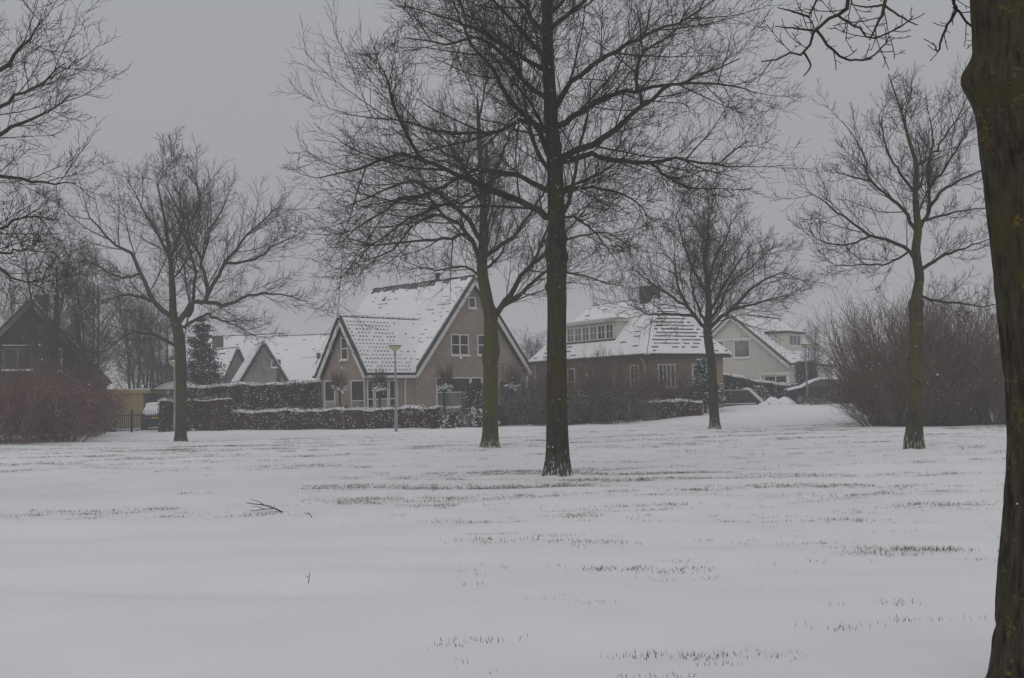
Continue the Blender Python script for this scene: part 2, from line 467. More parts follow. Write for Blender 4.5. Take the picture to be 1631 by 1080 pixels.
def sprout(P, Rr, r2, nch, t0, ang, ratio, K, up, jit, rk, rmin, minL, tpow=.55, droop=0.0, flat=None):
    """children of every branch in P (N,K0+1,3): returns arrays of the next level"""
    N, K0, _ = P.shape
    L = np.linalg.norm(np.diff(P, axis=1), axis=2).sum(1)
    j = np.arange(nch)[None, :]
    t = t0 + (1 - t0) * (j + r2.random((N, nch))) / nch
    f = t * (K0 - 1); i = np.minimum(f.astype(int), K0 - 2); fr = (f - i)[..., None]
    n = np.arange(N)[:, None]
    pos = P[n, i] * (1 - fr) + P[n, i + 1] * fr
    tan = P[n, i + 1] - P[n, i]; tan /= np.linalg.norm(tan, axis=2, keepdims=True) + 1e-9
    rad = Rr[n, i] * (1 - fr[..., 0]) + Rr[n, i + 1] * fr[..., 0]
    az = j * 2.4 + r2.uniform(0, 6.28, (N, 1)) + r2.normal(0, .5, (N, nch))
    ref = np.where(np.abs(tan[..., 2:3]) < .9, np.array([0, 0, 1.0]), np.array([1.0, 0, 0]))
    U = np.cross(tan, ref); U /= np.linalg.norm(U, axis=2, keepdims=True) + 1e-9
    W = np.cross(tan, U)
    a = np.radians(r2.normal(ang, 11, (N, nch)))[..., None]
    d = tan * np.cos(a) + np.sin(a) * (np.cos(az)[..., None] * U + np.sin(az)[..., None] * W)
    Lc = L[:, None] * ratio * (1 - tpow * t) * r2.uniform(.55, 1.2, (N, nch))
    keep = Lc > minL
    pos, d, Lc, rad = pos[keep], d[keep], Lc[keep], rad[keep]
    r0 = np.clip(np.minimum(rad * .72, Lc * rk), rmin, None)
    return walk(pos, d, Lc, r0, r2, K, up, jit, rmin, droop)

def walk(pos, d, Lc, r0, r2, K, up, jit, rmin, droop=0.0, taper=.75):
    n = len(pos)
    P = np.empty((n, K + 1, 3)); Rr = np.empty((n, K + 1)); P[:, 0] = pos; Rr[:, 0] = r0
    p = pos.copy(); d = d / (np.linalg.norm(d, axis=1, keepdims=True) + 1e-9)
    for k in range(1, K + 1):
        d = d + r2.normal(0, jit, (n, 3))
        d[:, 2] += up - droop * (1 - k / K)
        d /= np.linalg.norm(d, axis=1, keepdims=True) + 1e-9
        p = p + d * (Lc / K)[:, None]
        P[:, k] = p; Rr[:, k] = np.maximum(r0 * (1 - taper * k / K), rmin * .75)
    return P, Rr

def trunk_mesh(path, radii, sides, rows, seed, rough=.06, knots=(), flare=.35, flare_h=.5, furrow=0.0):
    n = len(path)
    P = resample(path, rows)
    s = np.linspace(0, n - 1, rows)
    Rd = np.interp(s, np.arange(n), radii)
    T = np.gradient(P, axis=0); T /= np.linalg.norm(T, axis=1, keepdims=True)
    V = []
    z0 = P[0][2]
    for k in range(rows):
        u = np.cross(T[k], [0, 1.0, 0]); u /= np.linalg.norm(u); w = np.cross(u, T[k])
        hh = P[k][2] - z0
        fl = flare * math.exp(-max(hh, 0) / (flare_h * .5))
        for i in range(sides):
            a = 2 * math.pi * i / sides
            dr = u * math.cos(a) + w * math.sin(a)
            nz = mnoise.fractal(Vector((dr[0] * 2.2 + seed, dr[1] * 2.2, P[k][2] * .9)), 1.0, 2.0, 3) * rough * 1.3
            nz += mnoise.fractal(Vector((dr[0] * 9 + seed, dr[1] * 9, P[k][2] * 2.2)), 1.0, 2.0, 3) * rough * .55
            if furrow:
                q_ = Vector((dr[0] * 3.6 + seed + .25 * math.sin(P[k][2] * 3), dr[1] * 3.6, P[k][2] * .85))
                nz -= furrow * (1 - min(1, abs(mnoise.fractal(q_, 1.0, 2.1, 4)) * 4.5)) ** 2
                nz += .012 * mnoise.noise(Vector((dr[0] * 16, dr[1] * 16, P[k][2] * 14)))
            rr = Rd[k] * (1 + nz + fl * (1 + .45 * math.sin(a * 5 + seed) + .25 * math.sin(a * 3 + seed * 2)))
            for (kz, ka, amp, wid) in knots:
                da = math.atan2(math.sin(a - ka), math.cos(a - ka))
                rr += amp * math.exp(-((P[k][2] - kz) / wid) ** 2 - (da / .75) ** 2)
            V.append(P[k] + dr * rr)
    idx = np.arange(rows * sides).reshape(rows, sides); nx = np.roll(idx, -1, 1)
    q = np.stack([idx[:-1], nx[:-1], nx[1:], idx[1:]], -1).reshape(-1, 4)
    return mesh_from('trunk', np.array(V), [q], True)

def to_px(p):
    d = np.asarray(p, float) - np.array([0, 0, EYE]); z = d @ _fw
    return np.stack([IW / 2 + FPX * (d @ _rt) / z, IH / 2 - FPX * (d @ _up) / z], -1)

def px_path(pts, Y, s=0.0, bend=0.0, first=None):
    """branch line read off the photo, given a real run in depth: s metres of depth per metre of length"""
    P0 = at(*pts[0], Y); out = []
    for p in pts:
        q = at(p[0], p[1], Y); dist = np.linalg.norm(q - P0)
        out.append(at(p[0], p[1], Y + s * dist + bend * dist * dist))
    return np.array(out)

TRI = []
def bare_tree(label, Y, base, trunk, limbs, mats, seed, cfg, knots=(), sides=26, rows=90, extra=14, leader_from=.35, name='bare_tree', group=None):
    """trunk: [(px,py,half_width_px)], limbs: [(points, start_half_px, depth_slope)]"""
    r2 = np.random.default_rng(seed)
    S = FPX / Y
    bx, by = at(base[0], base[1], Y)[:2]
    B = np.array([bx, by, float(ground(bx, by)) - .06])
    root = thing(name, label, 'tree', B, 0, group)
    tp = [at(t[0], t[1], Y) for t in trunk]
    tp[0] = np.array([tp[0][0], tp[0][1], B[2]])
    tp = np.array(tp) - B
    tr = [t[2] / S for t in trunk]
    obj('trunk', trunk_mesh(tp, tr, sides, rows, seed * 1.37, cfg.get('rough', .06), [(k[0] - B[2], k[1], k[2], k[3]) for k in knots], cfg.get('flare', .3), cfg.get('flare_h', .5), cfg.get('furrow', .0)), mats[0], root)
    K1 = 14
    LP, LR = [], []
    tpx = resample(np.array([(t[0], t[1], 0) for t in trunk], float), 200)[:, :2]; tph = np.interp(np.linspace(0, len(trunk) - 1, 200), np.arange(len(trunk)), [t[2] for t in trunk])
    for pts, hw, s in limbs:
        Ys, snap = Y, None
        if LP and np.min(np.linalg.norm(tpx - np.array(pts[0]), axis=1) - tph) > 2:
            cand = np.concatenate([resample(q, 60) for q in LP])
            dist = np.linalg.norm(to_px(cand + B) - np.array(pts[0]), axis=1)
            snap = cand[int(np.argmin(dist))]; Ys = snap[1] + B[1]
        P = resample(px_path(pts, Ys, s, cfg.get('bend', 0)) - B, K1 + 1)
        if snap is not None: P += (snap - P[0]) * np.linspace(1, 0, K1 + 1)[:, None] ** 2
        ln = np.linalg.norm(np.diff(P, axis=0), axis=1).sum()
        P[1:-1] += r2.normal(0, .009 * ln, (K1 - 1, 3)) * np.array([.7, 1.2, .7])
        LP.append(P); LR.append((np.linspace(1, .06, K1 + 1) ** .85) * .76 * hw / S + cfg['rmin'])
    # further limbs off the upper trunk, all round, so the crown is a solid crown from every side
    tl = resample(tp, 60); trr = np.interp(np.linspace(0, len(tr) - 1, 60), np.arange(len(tr)), tr)
    if extra:
        for k in range(extra):
            t = leader_from + (1 - leader_from) * (k + r2.random()) / extra
            i = min(58, int(t * 59)); a = k * 2.4 + r2.normal(0, .3)
            if cfg.get('deep', True): a = (math.pi / 2 if k % 2 else -math.pi / 2) + r2.normal(0, .55)
            el = cfg.get('el', .55) + .45 * (t - .5)
            d = np.array([math.cos(a) * math.cos(el), math.sin(a) * math.cos(el), math.sin(el)])
            ln = cfg['crown_r'] * (1.0 - .5 * max(0, t - .35)) * r2.uniform(.65, 1.0)
            p, r_ = walk(tl[i][None, :], d[None, :], np.array([ln]), np.array([min(trr[i] * .55, ln * .016)]), r2, K1, cfg.get('up1', .05), .10, .008)
            LP.append(p[0]); LR.append(r_[0])
    LP, LR = np.array(LP), np.array(LR)
    for P, r_ in zip(LP, LR):
        v, q = tubes(P[None], r_[None], 8)
        obj('limb', mesh_from('limb', v, [q], True), mats[1], root)
    rmin = cfg['rmin']
    a, b, c = cfg['n']
    P2, R2 = sprout(LP, LR, r2, a, .10, cfg.get('ang2', 42), cfg.get('ra2', .48), 8, cfg['up'], .062, .0100, rmin * 1.4, .25 * cfg.get('ml', 1), cfg.get('tp2', .30), cfg.get('droop', 0))
    P2b, R2b = sprout(tl[None, int(60 * leader_from):], trr[None, int(60 * leader_from):], r2, cfg.get('ntr', 6), .05, 60, .16, 8, cfg['up'], .11, .0125, rmin * 1.5, .25, .3)
    P2 = np.concatenate([P2, P2b]); R2 = np.concatenate([R2, R2b])
    P3, R3 = sprout(P2, R2, r2, b, .12, 40, cfg.get('ra3', .50), 5, cfg['up'] * 1.2, .065, .0080, rmin * 1.15, .14 * cfg.get('ml', 1), .25)
    P4, R4 = sprout(P3, R3, r2, c, .15, 38, cfg.get('ra4', .58), cfg.get('K4', 2), cfg['up'] * 1.8, .08, .0070, rmin, .07 * cfg.get('ml', 1), .2)
    V, Q = join_tubes([(P2, R2, 4), (P3, R3, 3), (P4, R4, 3)])
    TRI.append((label[:30], sum(len(q) * 2 for q in Q)))
    obj('crown', mesh_from('crown', V, Q, True), mats[2], root)
    return root

# the large tree in the middle
bare_tree('largest full bare tree in the middle, thick brown trunk with swollen knots', 20.37, (887, 760),
    [(888, 762, 20), (888, 735, 18.5), (888, 700, 17.0), (887, 640, 16.0), (887, 560, 15.5), (887, 480, 15.0), (886, 420, 15.2), (887, 360, 14.0), (885, 300, 13.2), (883, 250, 12.5), (878, 190, 11), (874, 110, 9.6), (872, 40, 8.4), (872, -40, 7), (876, -130, 5), (872, -230, 3), (876, -310, 1)],
    [([(880, 345), (858, 335), (839, 326), (783, 305), (732, 280), (671, 254), (624, 247), (560, 272), (505, 284)], 8, .12),
     ([(671, 254), (650, 215), (634, 186), (624, 154), (615, 120), (590, 90)], 4, -.5),
     ([(878, 307), (845, 290), (806, 275), (760, 270), (704, 298), (643, 317), (590, 350), (545, 385)], 5.5, -.35),
     ([(882, 261), (867, 228), (848, 191), (815, 158), (783, 112), (750, 70), (741, 28), (722, -30)], 7, .25),
     ([(877, 163), (834, 130), (800, 85), (760, 60), (704, 70), (640, 60)], 5.5, -.4),
     ([(873, 116), (825, 84), (778, 56), (713, 28), (640, 10)], 5, .5),
     ([(895, 252), (951, 228), (983, 205), (1020, 172), (1062, 140), (1100, 126), (1179, 93)], 7.5, -.2),
     ([(890, 200), (918, 182), (969, 158), (1016, 144), (1076, 133), (1156, 135), (1205, 150)], 6.5, .4),
     ([(895, 258), (946, 247), (983, 256), (1039, 261), (1081, 252), (1132, 262), (1190, 225)], 6, .15),
     ([(885, 172), (913, 126), (955, 98), (1002, 70), (1039, 51), (1095, 28), (1150, -10)], 6, -.45),
     ([(1020, 165), (1012, 115), (1030, 80), (1075, 50), (1098, 10)], 3.5, .6),
     ([(895, 307), (927, 298), (969, 303), (1010, 320), (1040, 350)], 3.5, -.5),
     ([(876, 215), (829, 196), (783, 210), (741, 214), (680, 200), (610, 190), (540, 180)], 5, .6),
     ([(874, 60), (840, 20), (800, -20), (740, -50), (660, -60)], 5, .2),
     ([(874, 50), (920, 10), (980, -30), (1060, -60), (1130, -70)], 5, -.2),
     ([(895, 345), (925, 350), (955, 380), (985, 420)], 2.5, .4),
     ([(783, 305), (740, 320), (690, 330), (620, 370), (560, 420)], 3.5, .4),
     ([(1039, 261), (1060, 280), (1100, 300), (1160, 300)], 3, -.3),
     ([(873, 0), (900, -70), (940, -140), (980, -200)], 5, .3), ([(873, -10), (840, -90), (800, -150), (760, -200)], 5, -.3)],
    (M['bark_mid'], M['twig_moss'], M['twig']), 21,
    dict(n=(15, 10, 6), up=.045, rmin=.0040, crown_r=3.6, flare=.42, flare_h=.5, up1=.05, K4=2),
    knots=[(4.22, 3.0, .06, .12), (4.28, .2, .055, .14), (4.55, 3.0, .045, .09), (3.62, .15, .055, .08), (3.95, 3.1, .03, .1), (4.3, 4.7, .05, .2)], rows=150, sides=36, extra=12, leader_from=.42)

# the mossy tree behind it
bare_tree('mossy green trunk forking in two in front of the brick gable', 32.46, (780, 712),
    [(781, 713, 14.5), (781, 690, 12.5), (781, 640, 11.8), (782, 580, 11.5), (782, 540, 11.2), (781, 505, 10.5), (774, 470, 9.5), (768, 430, 8.6), (770, 385, 7.5), (770, 330, 6), (766, 265, 4.5), (762, 195, 3), (760, 150, 1)],
    [([(783, 508), (797, 493), (813, 469), (828, 441), (846, 420), (862, 385), (880, 340), (900, 290)], 7, .2),
     ([(803, 485), (833, 469), (851, 448), (880, 432), (930, 440), (985, 455)], 5, -.3),
     ([(769, 425), (745, 373), (708, 345), (666, 354), (620, 400), (560, 420)], 5, .3),
     ([(770, 390), (740, 340), (700, 310), (650, 290), (600, 310), (550, 330)], 5, -.4),
     ([(771, 410), (806, 387), (834, 354), (867, 303), (890, 250)], 5, .5),
     ([(769, 330), (745, 280), (720, 240), (690, 200)], 4, .3),
     ([(768, 320), (790, 270), (810, 220), (830, 180)], 4, -.3),
     ([(828, 441), (870, 400), (910, 360), (950, 310)], 4.5, .5),
     ([(770, 300), (735, 270), (680, 250), (620, 260)], 3.5, .6),
     ([(862, 385), (910, 380), (960, 370), (1000, 390)], 3, -.5),
     ([(745, 373), (700, 380), (650, 385), (590, 390), (540, 385)], 3.5, -.2),
     ([(768, 440), (735, 425), (690, 430), (640, 415)], 2.6, .4)],
    (M['bark_moss'], M['twig_moss'], M['twig']), 33,
    dict(n=(14, 9, 5), up=.055, rmin=.0050, crown_r=4.2, flare=.3, flare_h=.5),
    knots=[(4.0, 3.1, .07, .12), (2.75, .1, .06, .25), (2.9, 3.0, .06, .2), (3.7, 4.6, .06, .2)], extra=8, leader_from=.5)

# the spreading tree on the left
bare_tree('broad bare tree with a spreading crown beside the iron gate', 42.09, (288, 703),
    [(288, 704, 10), (288, 690, 8.8), (289, 640, 8.2), (288, 580, 8.5), (286, 545, 8.8), (282, 522, 8.2), (276, 500, 6), (274, 450, 4.5), (271, 411, 3.6), (262, 350, 2.2), (250, 290, 1)],
    [([(278, 507), (244, 481), (226, 437), (209, 402), (178, 385), (150, 350), (130, 335)], 5.5, .2),
     ([(272, 411), (252, 376), (230, 337), (200, 280)], 3.5, -.3),
     ([(271, 411), (287, 372), (291, 337), (274, 285)], 3.5, .4),
     ([(285, 512), (309, 481), (326, 480), (328, 455), (322, 415), (335, 372), (361, 315)], 6, -.2),
     ([(326, 482), (361, 487), (396, 472), (439, 467), (492, 480)], 4.2, .3),
     ([(327, 468), (357, 420), (396, 372), (448, 328)], 4.2, -.4),
     ([(282, 552), (262, 542), (244, 533), (209, 528), (180, 550), (150, 570)], 3.6, -.3),
     ([(292, 522), (326, 502), (344, 507), (378, 520), (413, 540)], 3.2, .5),
     ([(290, 502), (304, 494), (309, 437), (300, 394), (287, 340), (255, 280)], 4, .5),
     ([(244, 481), (200, 470), (165, 480), (130, 470)], 3, .5),
     ([(357, 420), (400, 415), (440, 390), (470, 375)], 3, .2),
     ([(322, 415), (300, 370), (320, 320), (310, 285)], 3, -.5),
     ([(226, 437), (190, 440), (150, 420), (125, 400)], 2.8, -.4)],
    (M['bark_grey'], M['twig_grey'], M['twig_grey']), 45,
    dict(n=(14, 10, 5), up=.05, rmin=.0060, crown_r=4.4, flare=.22, flare_h=.4, ntr=3), extra=5, leader_from=.55)

# the round-headed tree right of the middle
bare_tree('small round-headed bare tree in front of the hip-roofed house', 42.23, (1137, 685),
    [(1138, 686, 10), (1138, 672, 8), (1136, 630, 7.2), (1133, 575, 7), (1128, 540, 7.2), (1127, 520, 6.5), (1129, 493, 5.2), (1127, 448, 4), (1122, 411, 3), (1128, 370, 2), (1129, 340, 1)],
    [([(1126, 524), (1118, 518), (1099, 493), (1081, 459), (1073, 422), (1051, 393)], 4.4, .25),
     ([(1106, 503), (1066, 500), (1033, 500), (995, 480)], 3, -.3),
     ([(1130, 524), (1146, 508), (1162, 496), (1199, 459), (1236, 437), (1262, 440)], 4.4, -.2),
     ([(1129, 500), (1150, 460), (1175, 420), (1200, 380)], 3.6, .4),
     ([(1128, 470), (1105, 430), (1090, 390), (1080, 350)], 3.4, -.4),
     ([(1127, 450), (1140, 410), (1160, 370), (1165, 340)], 3.2, .1),
     ([(1162, 496), (1200, 485), (1235, 475), (1255, 470)], 2.8, .4),
     ([(1099, 493), (1060, 465), (1030, 445), (1005, 425)], 3, .5),
     ([(1128, 512), (1146, 490), (1160, 455), (1190, 430), (1225, 400)], 3.4, -.5),
     ([(1124, 515), (1108, 480), (1100, 440), (1110, 400)], 3.2, .5)],
    (M['bark_mid'], M['twig'], M['twig']), 57,
    dict(n=(14, 9, 5), up=.04, rmin=.0060, crown_r=3.3, flare=.3, flare_h=.4, ra2=.60, el=.5, ntr=3), extra=7, leader_from=.5)

# the slender tree on the right
bare_tree('slender bare tree with an open crown before the red twiggy thicket', 25.71, (1457, 720),
    [(1457, 721, 14.5), (1457, 700, 12.8), (1458, 650, 11.3), (1460, 590, 10.2), (1460, 530, 9.8), (1459, 492, 10.4), (1461, 465, 8), (1464, 440, 7.2), (1459, 400, 7), (1462, 366, 6.3), (1459, 330, 4.8), (1458, 300, 4.4), (1459, 262, 3.6), (1450, 230, 2.8), (1436, 180, 2), (1415, 118, .8)],
    [([(1464, 362), (1473, 350), (1481, 319), (1477, 273), (1485, 220), (1475, 150)], 4.8, .2),
     ([(1458, 365), (1438, 336), (1413, 311), (1387, 290), (1379, 256), (1341, 192)], 4, -.2),
     ([(1456, 412), (1430, 388), (1387, 377), (1353, 353), (1315, 324), (1283, 305)], 4, .25),
     ([(1444, 402), (1417, 419), (1370, 422), (1318, 424)], 2.4, -.4),
     ([(1466, 430), (1498, 409), (1532, 396), (1583, 379)], 4, .3),
     ([(1481, 330), (1500, 305), (1524, 290), (1562, 272), (1590, 260)], 3.6, -.3),
     ([(1468, 472), (1490, 480), (1520, 482), (1560, 488), (1590, 486)], 3, .2),
     ([(1460, 264), (1480, 250), (1498, 230), (1524, 187), (1545, 140)], 3.2, .4),
     ([(1479, 300), (1510, 260), (1535, 220), (1555, 190)], 2.8, .5),
     ([(1459, 310), (1430, 270), (1410, 230), (1400, 180)], 3, -.5),
     ([(1387, 290), (1350, 280), (1325, 270)], 2, .3),
     ([(1472, 355), (1500, 345), (1540, 335), (1580, 330)], 2.6, -.3),
     ([(1387, 377), (1350, 390), (1310, 385), (1285, 365)], 2, -.3)],
    (M['bark_right'], M['twig_moss'], M['twig']), 63,
    dict(n=(12, 8, 5), up=.07, rmin=.0042, crown_r=2.4, flare=.26, flare_h=.45, ntr=12),
    knots=[(3.55, 3.0, .04, .1), (3.55, .2, .04, .1), (.25, .1, .05, .3)], extra=4, leader_from=.6)

# the tree whose trunk stands outside the left edge
bare_tree('bare branches reaching in from a tree beyond the left edge', 18.0, (-150, 799),
    [(-150, 800, 24), (-150, 740, 20), (-150, 600, 18), (-150, 450, 17), (-150, 330, 15), (-152, 200, 12), (-150, 80, 9), (-150, -60, 6), (-150, -200, 2)],
    [([(-150, 350), (-60, 250), (0, 212), (60, 188), (112, 150)], 7, .1),
     ([(-150, 390), (-70, 300), (0, 278), (60, 290), (122, 292)], 6, .25),
     ([(-150, 230), (-50, 150), (0, 110), (40, 70), (65, 30)], 7, -.2),
     ([(-150, 430), (-60, 410), (0, 425), (25, 446), (70, 449)], 4, .1),
     ([(-150, 410), (-60, 400), (0, 402), (40, 398), (72, 402)], 3.5, -.2),
     ([(-150, 400), (-40, 370), (0, 366), (36, 345), (95, 350)], 4.5, .3),
     ([(-150, 290), (-50, 215), (10, 160), (60, 140), (105, 100)], 5.5, -.35),
     ([(-150, 160), (-60, 60), (-10, 0), (20, -40)], 6, .2),
     ([(-150, 330), (-250, 250), (-330, 200)], 6, .1), ([(-150, 250), (-250, 150), (-300, 80)], 6, -.3)],
    (M['bark_mid'], M['twig_moss'], M['twig']), 71,
    dict(n=(12, 8, 5), up=.05, rmin=.0040, crown_r=2.6, flare=.2, ra2=.4), extra=6, leader_from=.5)

# the trunk close to the camera on the right
NT_Y = 5.2
bare_tree('thick near trunk with yellow lichen cut off by the right edge', NT_Y, (1668, 1160),
    [(1668, 1165, 98), (1668, 1120, 86), (1670, 1080, 78), (1671, 1000, 74), (1674, 900, 72), (1677, 800, 70), (1679, 700, 68), (1674, 600, 69), (1664, 500, 70), (1655, 400, 71), (1645, 300, 72), (1637, 220, 72), (1630, 150, 72), (1623, 60, 70), (1618, 0, 68), (1600, -200, 62), (1590, -450, 55), (1590, -800, 45), (1600, -1300, 30), (1600, -1900, 8)],
    [([(1598, -190), (1540, -230), (1470, -170), (1430, -60), (1409, 9), (1396, 38), (1385, 64)], 6.5, -.05),
     ([(1520, -215), (1430, -190), (1370, -80), (1349, 0), (1340, 21), (1302, 49), (1281, 87), (1251, 92), (1213, 98)], 5, .1),
     ([(1302, 49), (1328, 81), (1353, 96), (1375, 96), (1404, 77), (1417, 57)], 2.3, -.3),
     ([(1340, -60), (1300, -40), (1294, 0), (1287, 26), (1302, 49)], 2.4, .2),
     ([(1560, -180), (1530, -80), (1519, 0), (1524, 15), (1553, 49), (1562, 85)], 4.5, .35),
     ([(1521, 19), (1502, 55), (1494, 81), (1486, 68)], 2.4, -.3),
     ([(1281, 87), (1291, 105), (1280, 122)], 1.8, .2), ([(1335, 28), (1365, 45), (1390, 62), (1440, 40), (1455, 25)], 1.8, .3),
     ([(1409, 9), (1380, 12), (1350, 5)], 1.8, .2), ([(1409, 9), (1440, 30), (1462, 40)], 1.8, -.2), ([(1287, 26), (1262, 18), (1238, 12)], 1.8, .3), ([(1302, 49), (1262, 45), (1235, 42)], 1.8, -.3),
     ([(1590, -420), (1500, -600), (1350, -750), (1200, -800)], 26, .3), ([(1590, -500), (1700, -700), (1850, -850)], 26, -.2), ([(1590, -700), (1560, -900), (1480, -1100)], 22, .5)],
    (M['bark_near'], M['twig_moss'], M['twig']), 83,
    dict(n=(9, 4, 2), up=.07, rmin=.0022, crown_r=2.0, flare=.12, flare_h=.5, rough=.04, K4=3, ra2=.24, ra3=.34, ra4=.4, ntr=1, furrow=.06, ml=.22),
    knots=[(3.12, .05, .060, .085), (3.02, -.1, .02, .12), (2.2, 4.9, .03, .12), (2.80, 5.3, .035, .09)], sides=110, rows=420, extra=0, leader_from=.85)

# ------------------------------------------------------------------ shrubs and hedges
SHRUBS = {}
def shrub(label, x, y, height, spread, proto, group=None, rz=0.0):
    """a shrub; shrubs of one kind share their meshes, turned and sized one by one"""
    mats, h0, s0, nst, seed, c, snow = KINDS[proto]
    z = float(ground(x, y)) - .04
    root = thing('twiggy_shrub', label, 'shrub', (x, y, z), rz, group)
    root.scale = (spread / s0, spread / s0, height / h0)
    if proto not in SHRUBS:
        r2 = np.random.default_rng(seed)
        a = r2.uniform(0, 6.28, nst); rr = np.sqrt(r2.random(nst)) * s0 * .38
        pos = np.stack([rr * np.cos(a), rr * np.sin(a), np.zeros(nst)], -1)
        ln = (c['low'] + (1 - c['low']) * r2.random(nst) ** c.get('pw', 1.0)) * h0 * 1.10
        lean = rr / (s0 * .38) * c['lean'] + r2.normal(0, .10, nst)
        d = np.stack([np.sin(lean) * np.cos(a), np.sin(lean) * np.sin(a), np.cos(lean)], -1)
        P1, R1 = walk(pos, d, ln, np.clip(ln * .006, .008, .03), r2, 9, .03, .06, c['rmin'])
        P2, R2 = sprout(P1, R1, r2, c['n'][0], .10, 28, .42, 5, .05, .08, .008, c['rmin'], .12, .3)
        P3, R3 = sprout(P2, R2, r2, c['n'][1], .15, 30, .55, 2, .06, .10, .008, c['rmin'] * .85, .08, .3)
        V, Q = join_tubes([(P1, R1, 5)]); m1 = mesh_from('stems', V, Q, True); m1.materials.append(mats[0])
        V, Q = join_tubes([(P2, R2, 3), (P3, R3, 3)]); m2 = mesh_from('twigs', V, Q, True); m2.materials.append(mats[1])
        TRI.append((proto, len(m2.polygons) * 2))
        m3 = None
        if snow:
            k = r2.integers(0, len(P2), snow)
            pts = P2[k, r2.integers(1, 5, snow)]
            pts = pts[(pts[:, 2] < h0 * .85)]
            m3 = blobs(pts, r2, .009, .028); m3.materials.append(M['snow'])
        SHRUBS[proto] = (m1, m2, m3)
    m1, m2, m3 = SHRUBS[proto]
    obj('stems', m1, None, root); obj('twigs', m2, None, root)['kind'] = 'stuff'
    if m3: dust(m3, root)
    return root

def dust(me, root):
    o = obj('snow_dusting', me, M['snow'], root); o['kind'] = 'stuff'

def blobs(pts, r2, lo, hi, flat=.6):
    """small octahedral lumps of snow at pts"""
    n = len(pts)
    s = r2.uniform(lo, hi, n)
    o6 = np.array([[1, 0, 0], [0, 1, 0], [-1, 0, 0], [0, -1, 0], [0, 0, 1], [0, 0, -1]], float) * [1, 1, flat]
    a = r2.uniform(0, 6.28, n); ca, sa = np.cos(a), np.sin(a)
    L = o6[None] * s[:, None, None] * r2.uniform(.7, 1.3, (n, 6, 1))
    V = np.stack([L[..., 0] * ca[:, None] - L[..., 1] * sa[:, None], L[..., 0] * sa[:, None] + L[..., 1] * ca[:, None], L[..., 2]], -1) + np.asarray(pts)[:, None, :]
    f = np.array([[0, 1, 4], [1, 2, 4], [2, 3, 4], [3, 0, 4], [1, 0, 5], [2, 1, 5], [3, 2, 5], [0, 3, 5]])
    F = (np.arange(n)[:, None, None] * 6 + f[None]).reshape(-1, 3)
    return mesh_from('snow_dusting', V.reshape(-1, 3), [F], True)

def leaf_cards(pts, nrm, r2, lo, hi, jit=.7):
    n = len(pts)
    N_ = nrm + r2.normal(0, jit, (n, 3)); N_ /= np.linalg.norm(N_, axis=1, keepdims=True) + 1e-9
    T_ = np.cross(N_, r2.normal(0, 1, (n, 3))); T_ /= np.linalg.norm(T_, axis=1, keepdims=True) + 1e-9
    B_ = np.cross(N_, T_)
    s = r2.uniform(lo, hi, n)[:, None]
    V = np.stack([pts - T_ * s, pts + B_ * s * .55 + N_ * s * .15, pts + T_ * s, pts - B_ * s * .55 + N_ * s * .1], 1).reshape(-1, 3)
    return mesh_from('foliage', V, [np.arange(n * 4).reshape(-1, 4)], False)

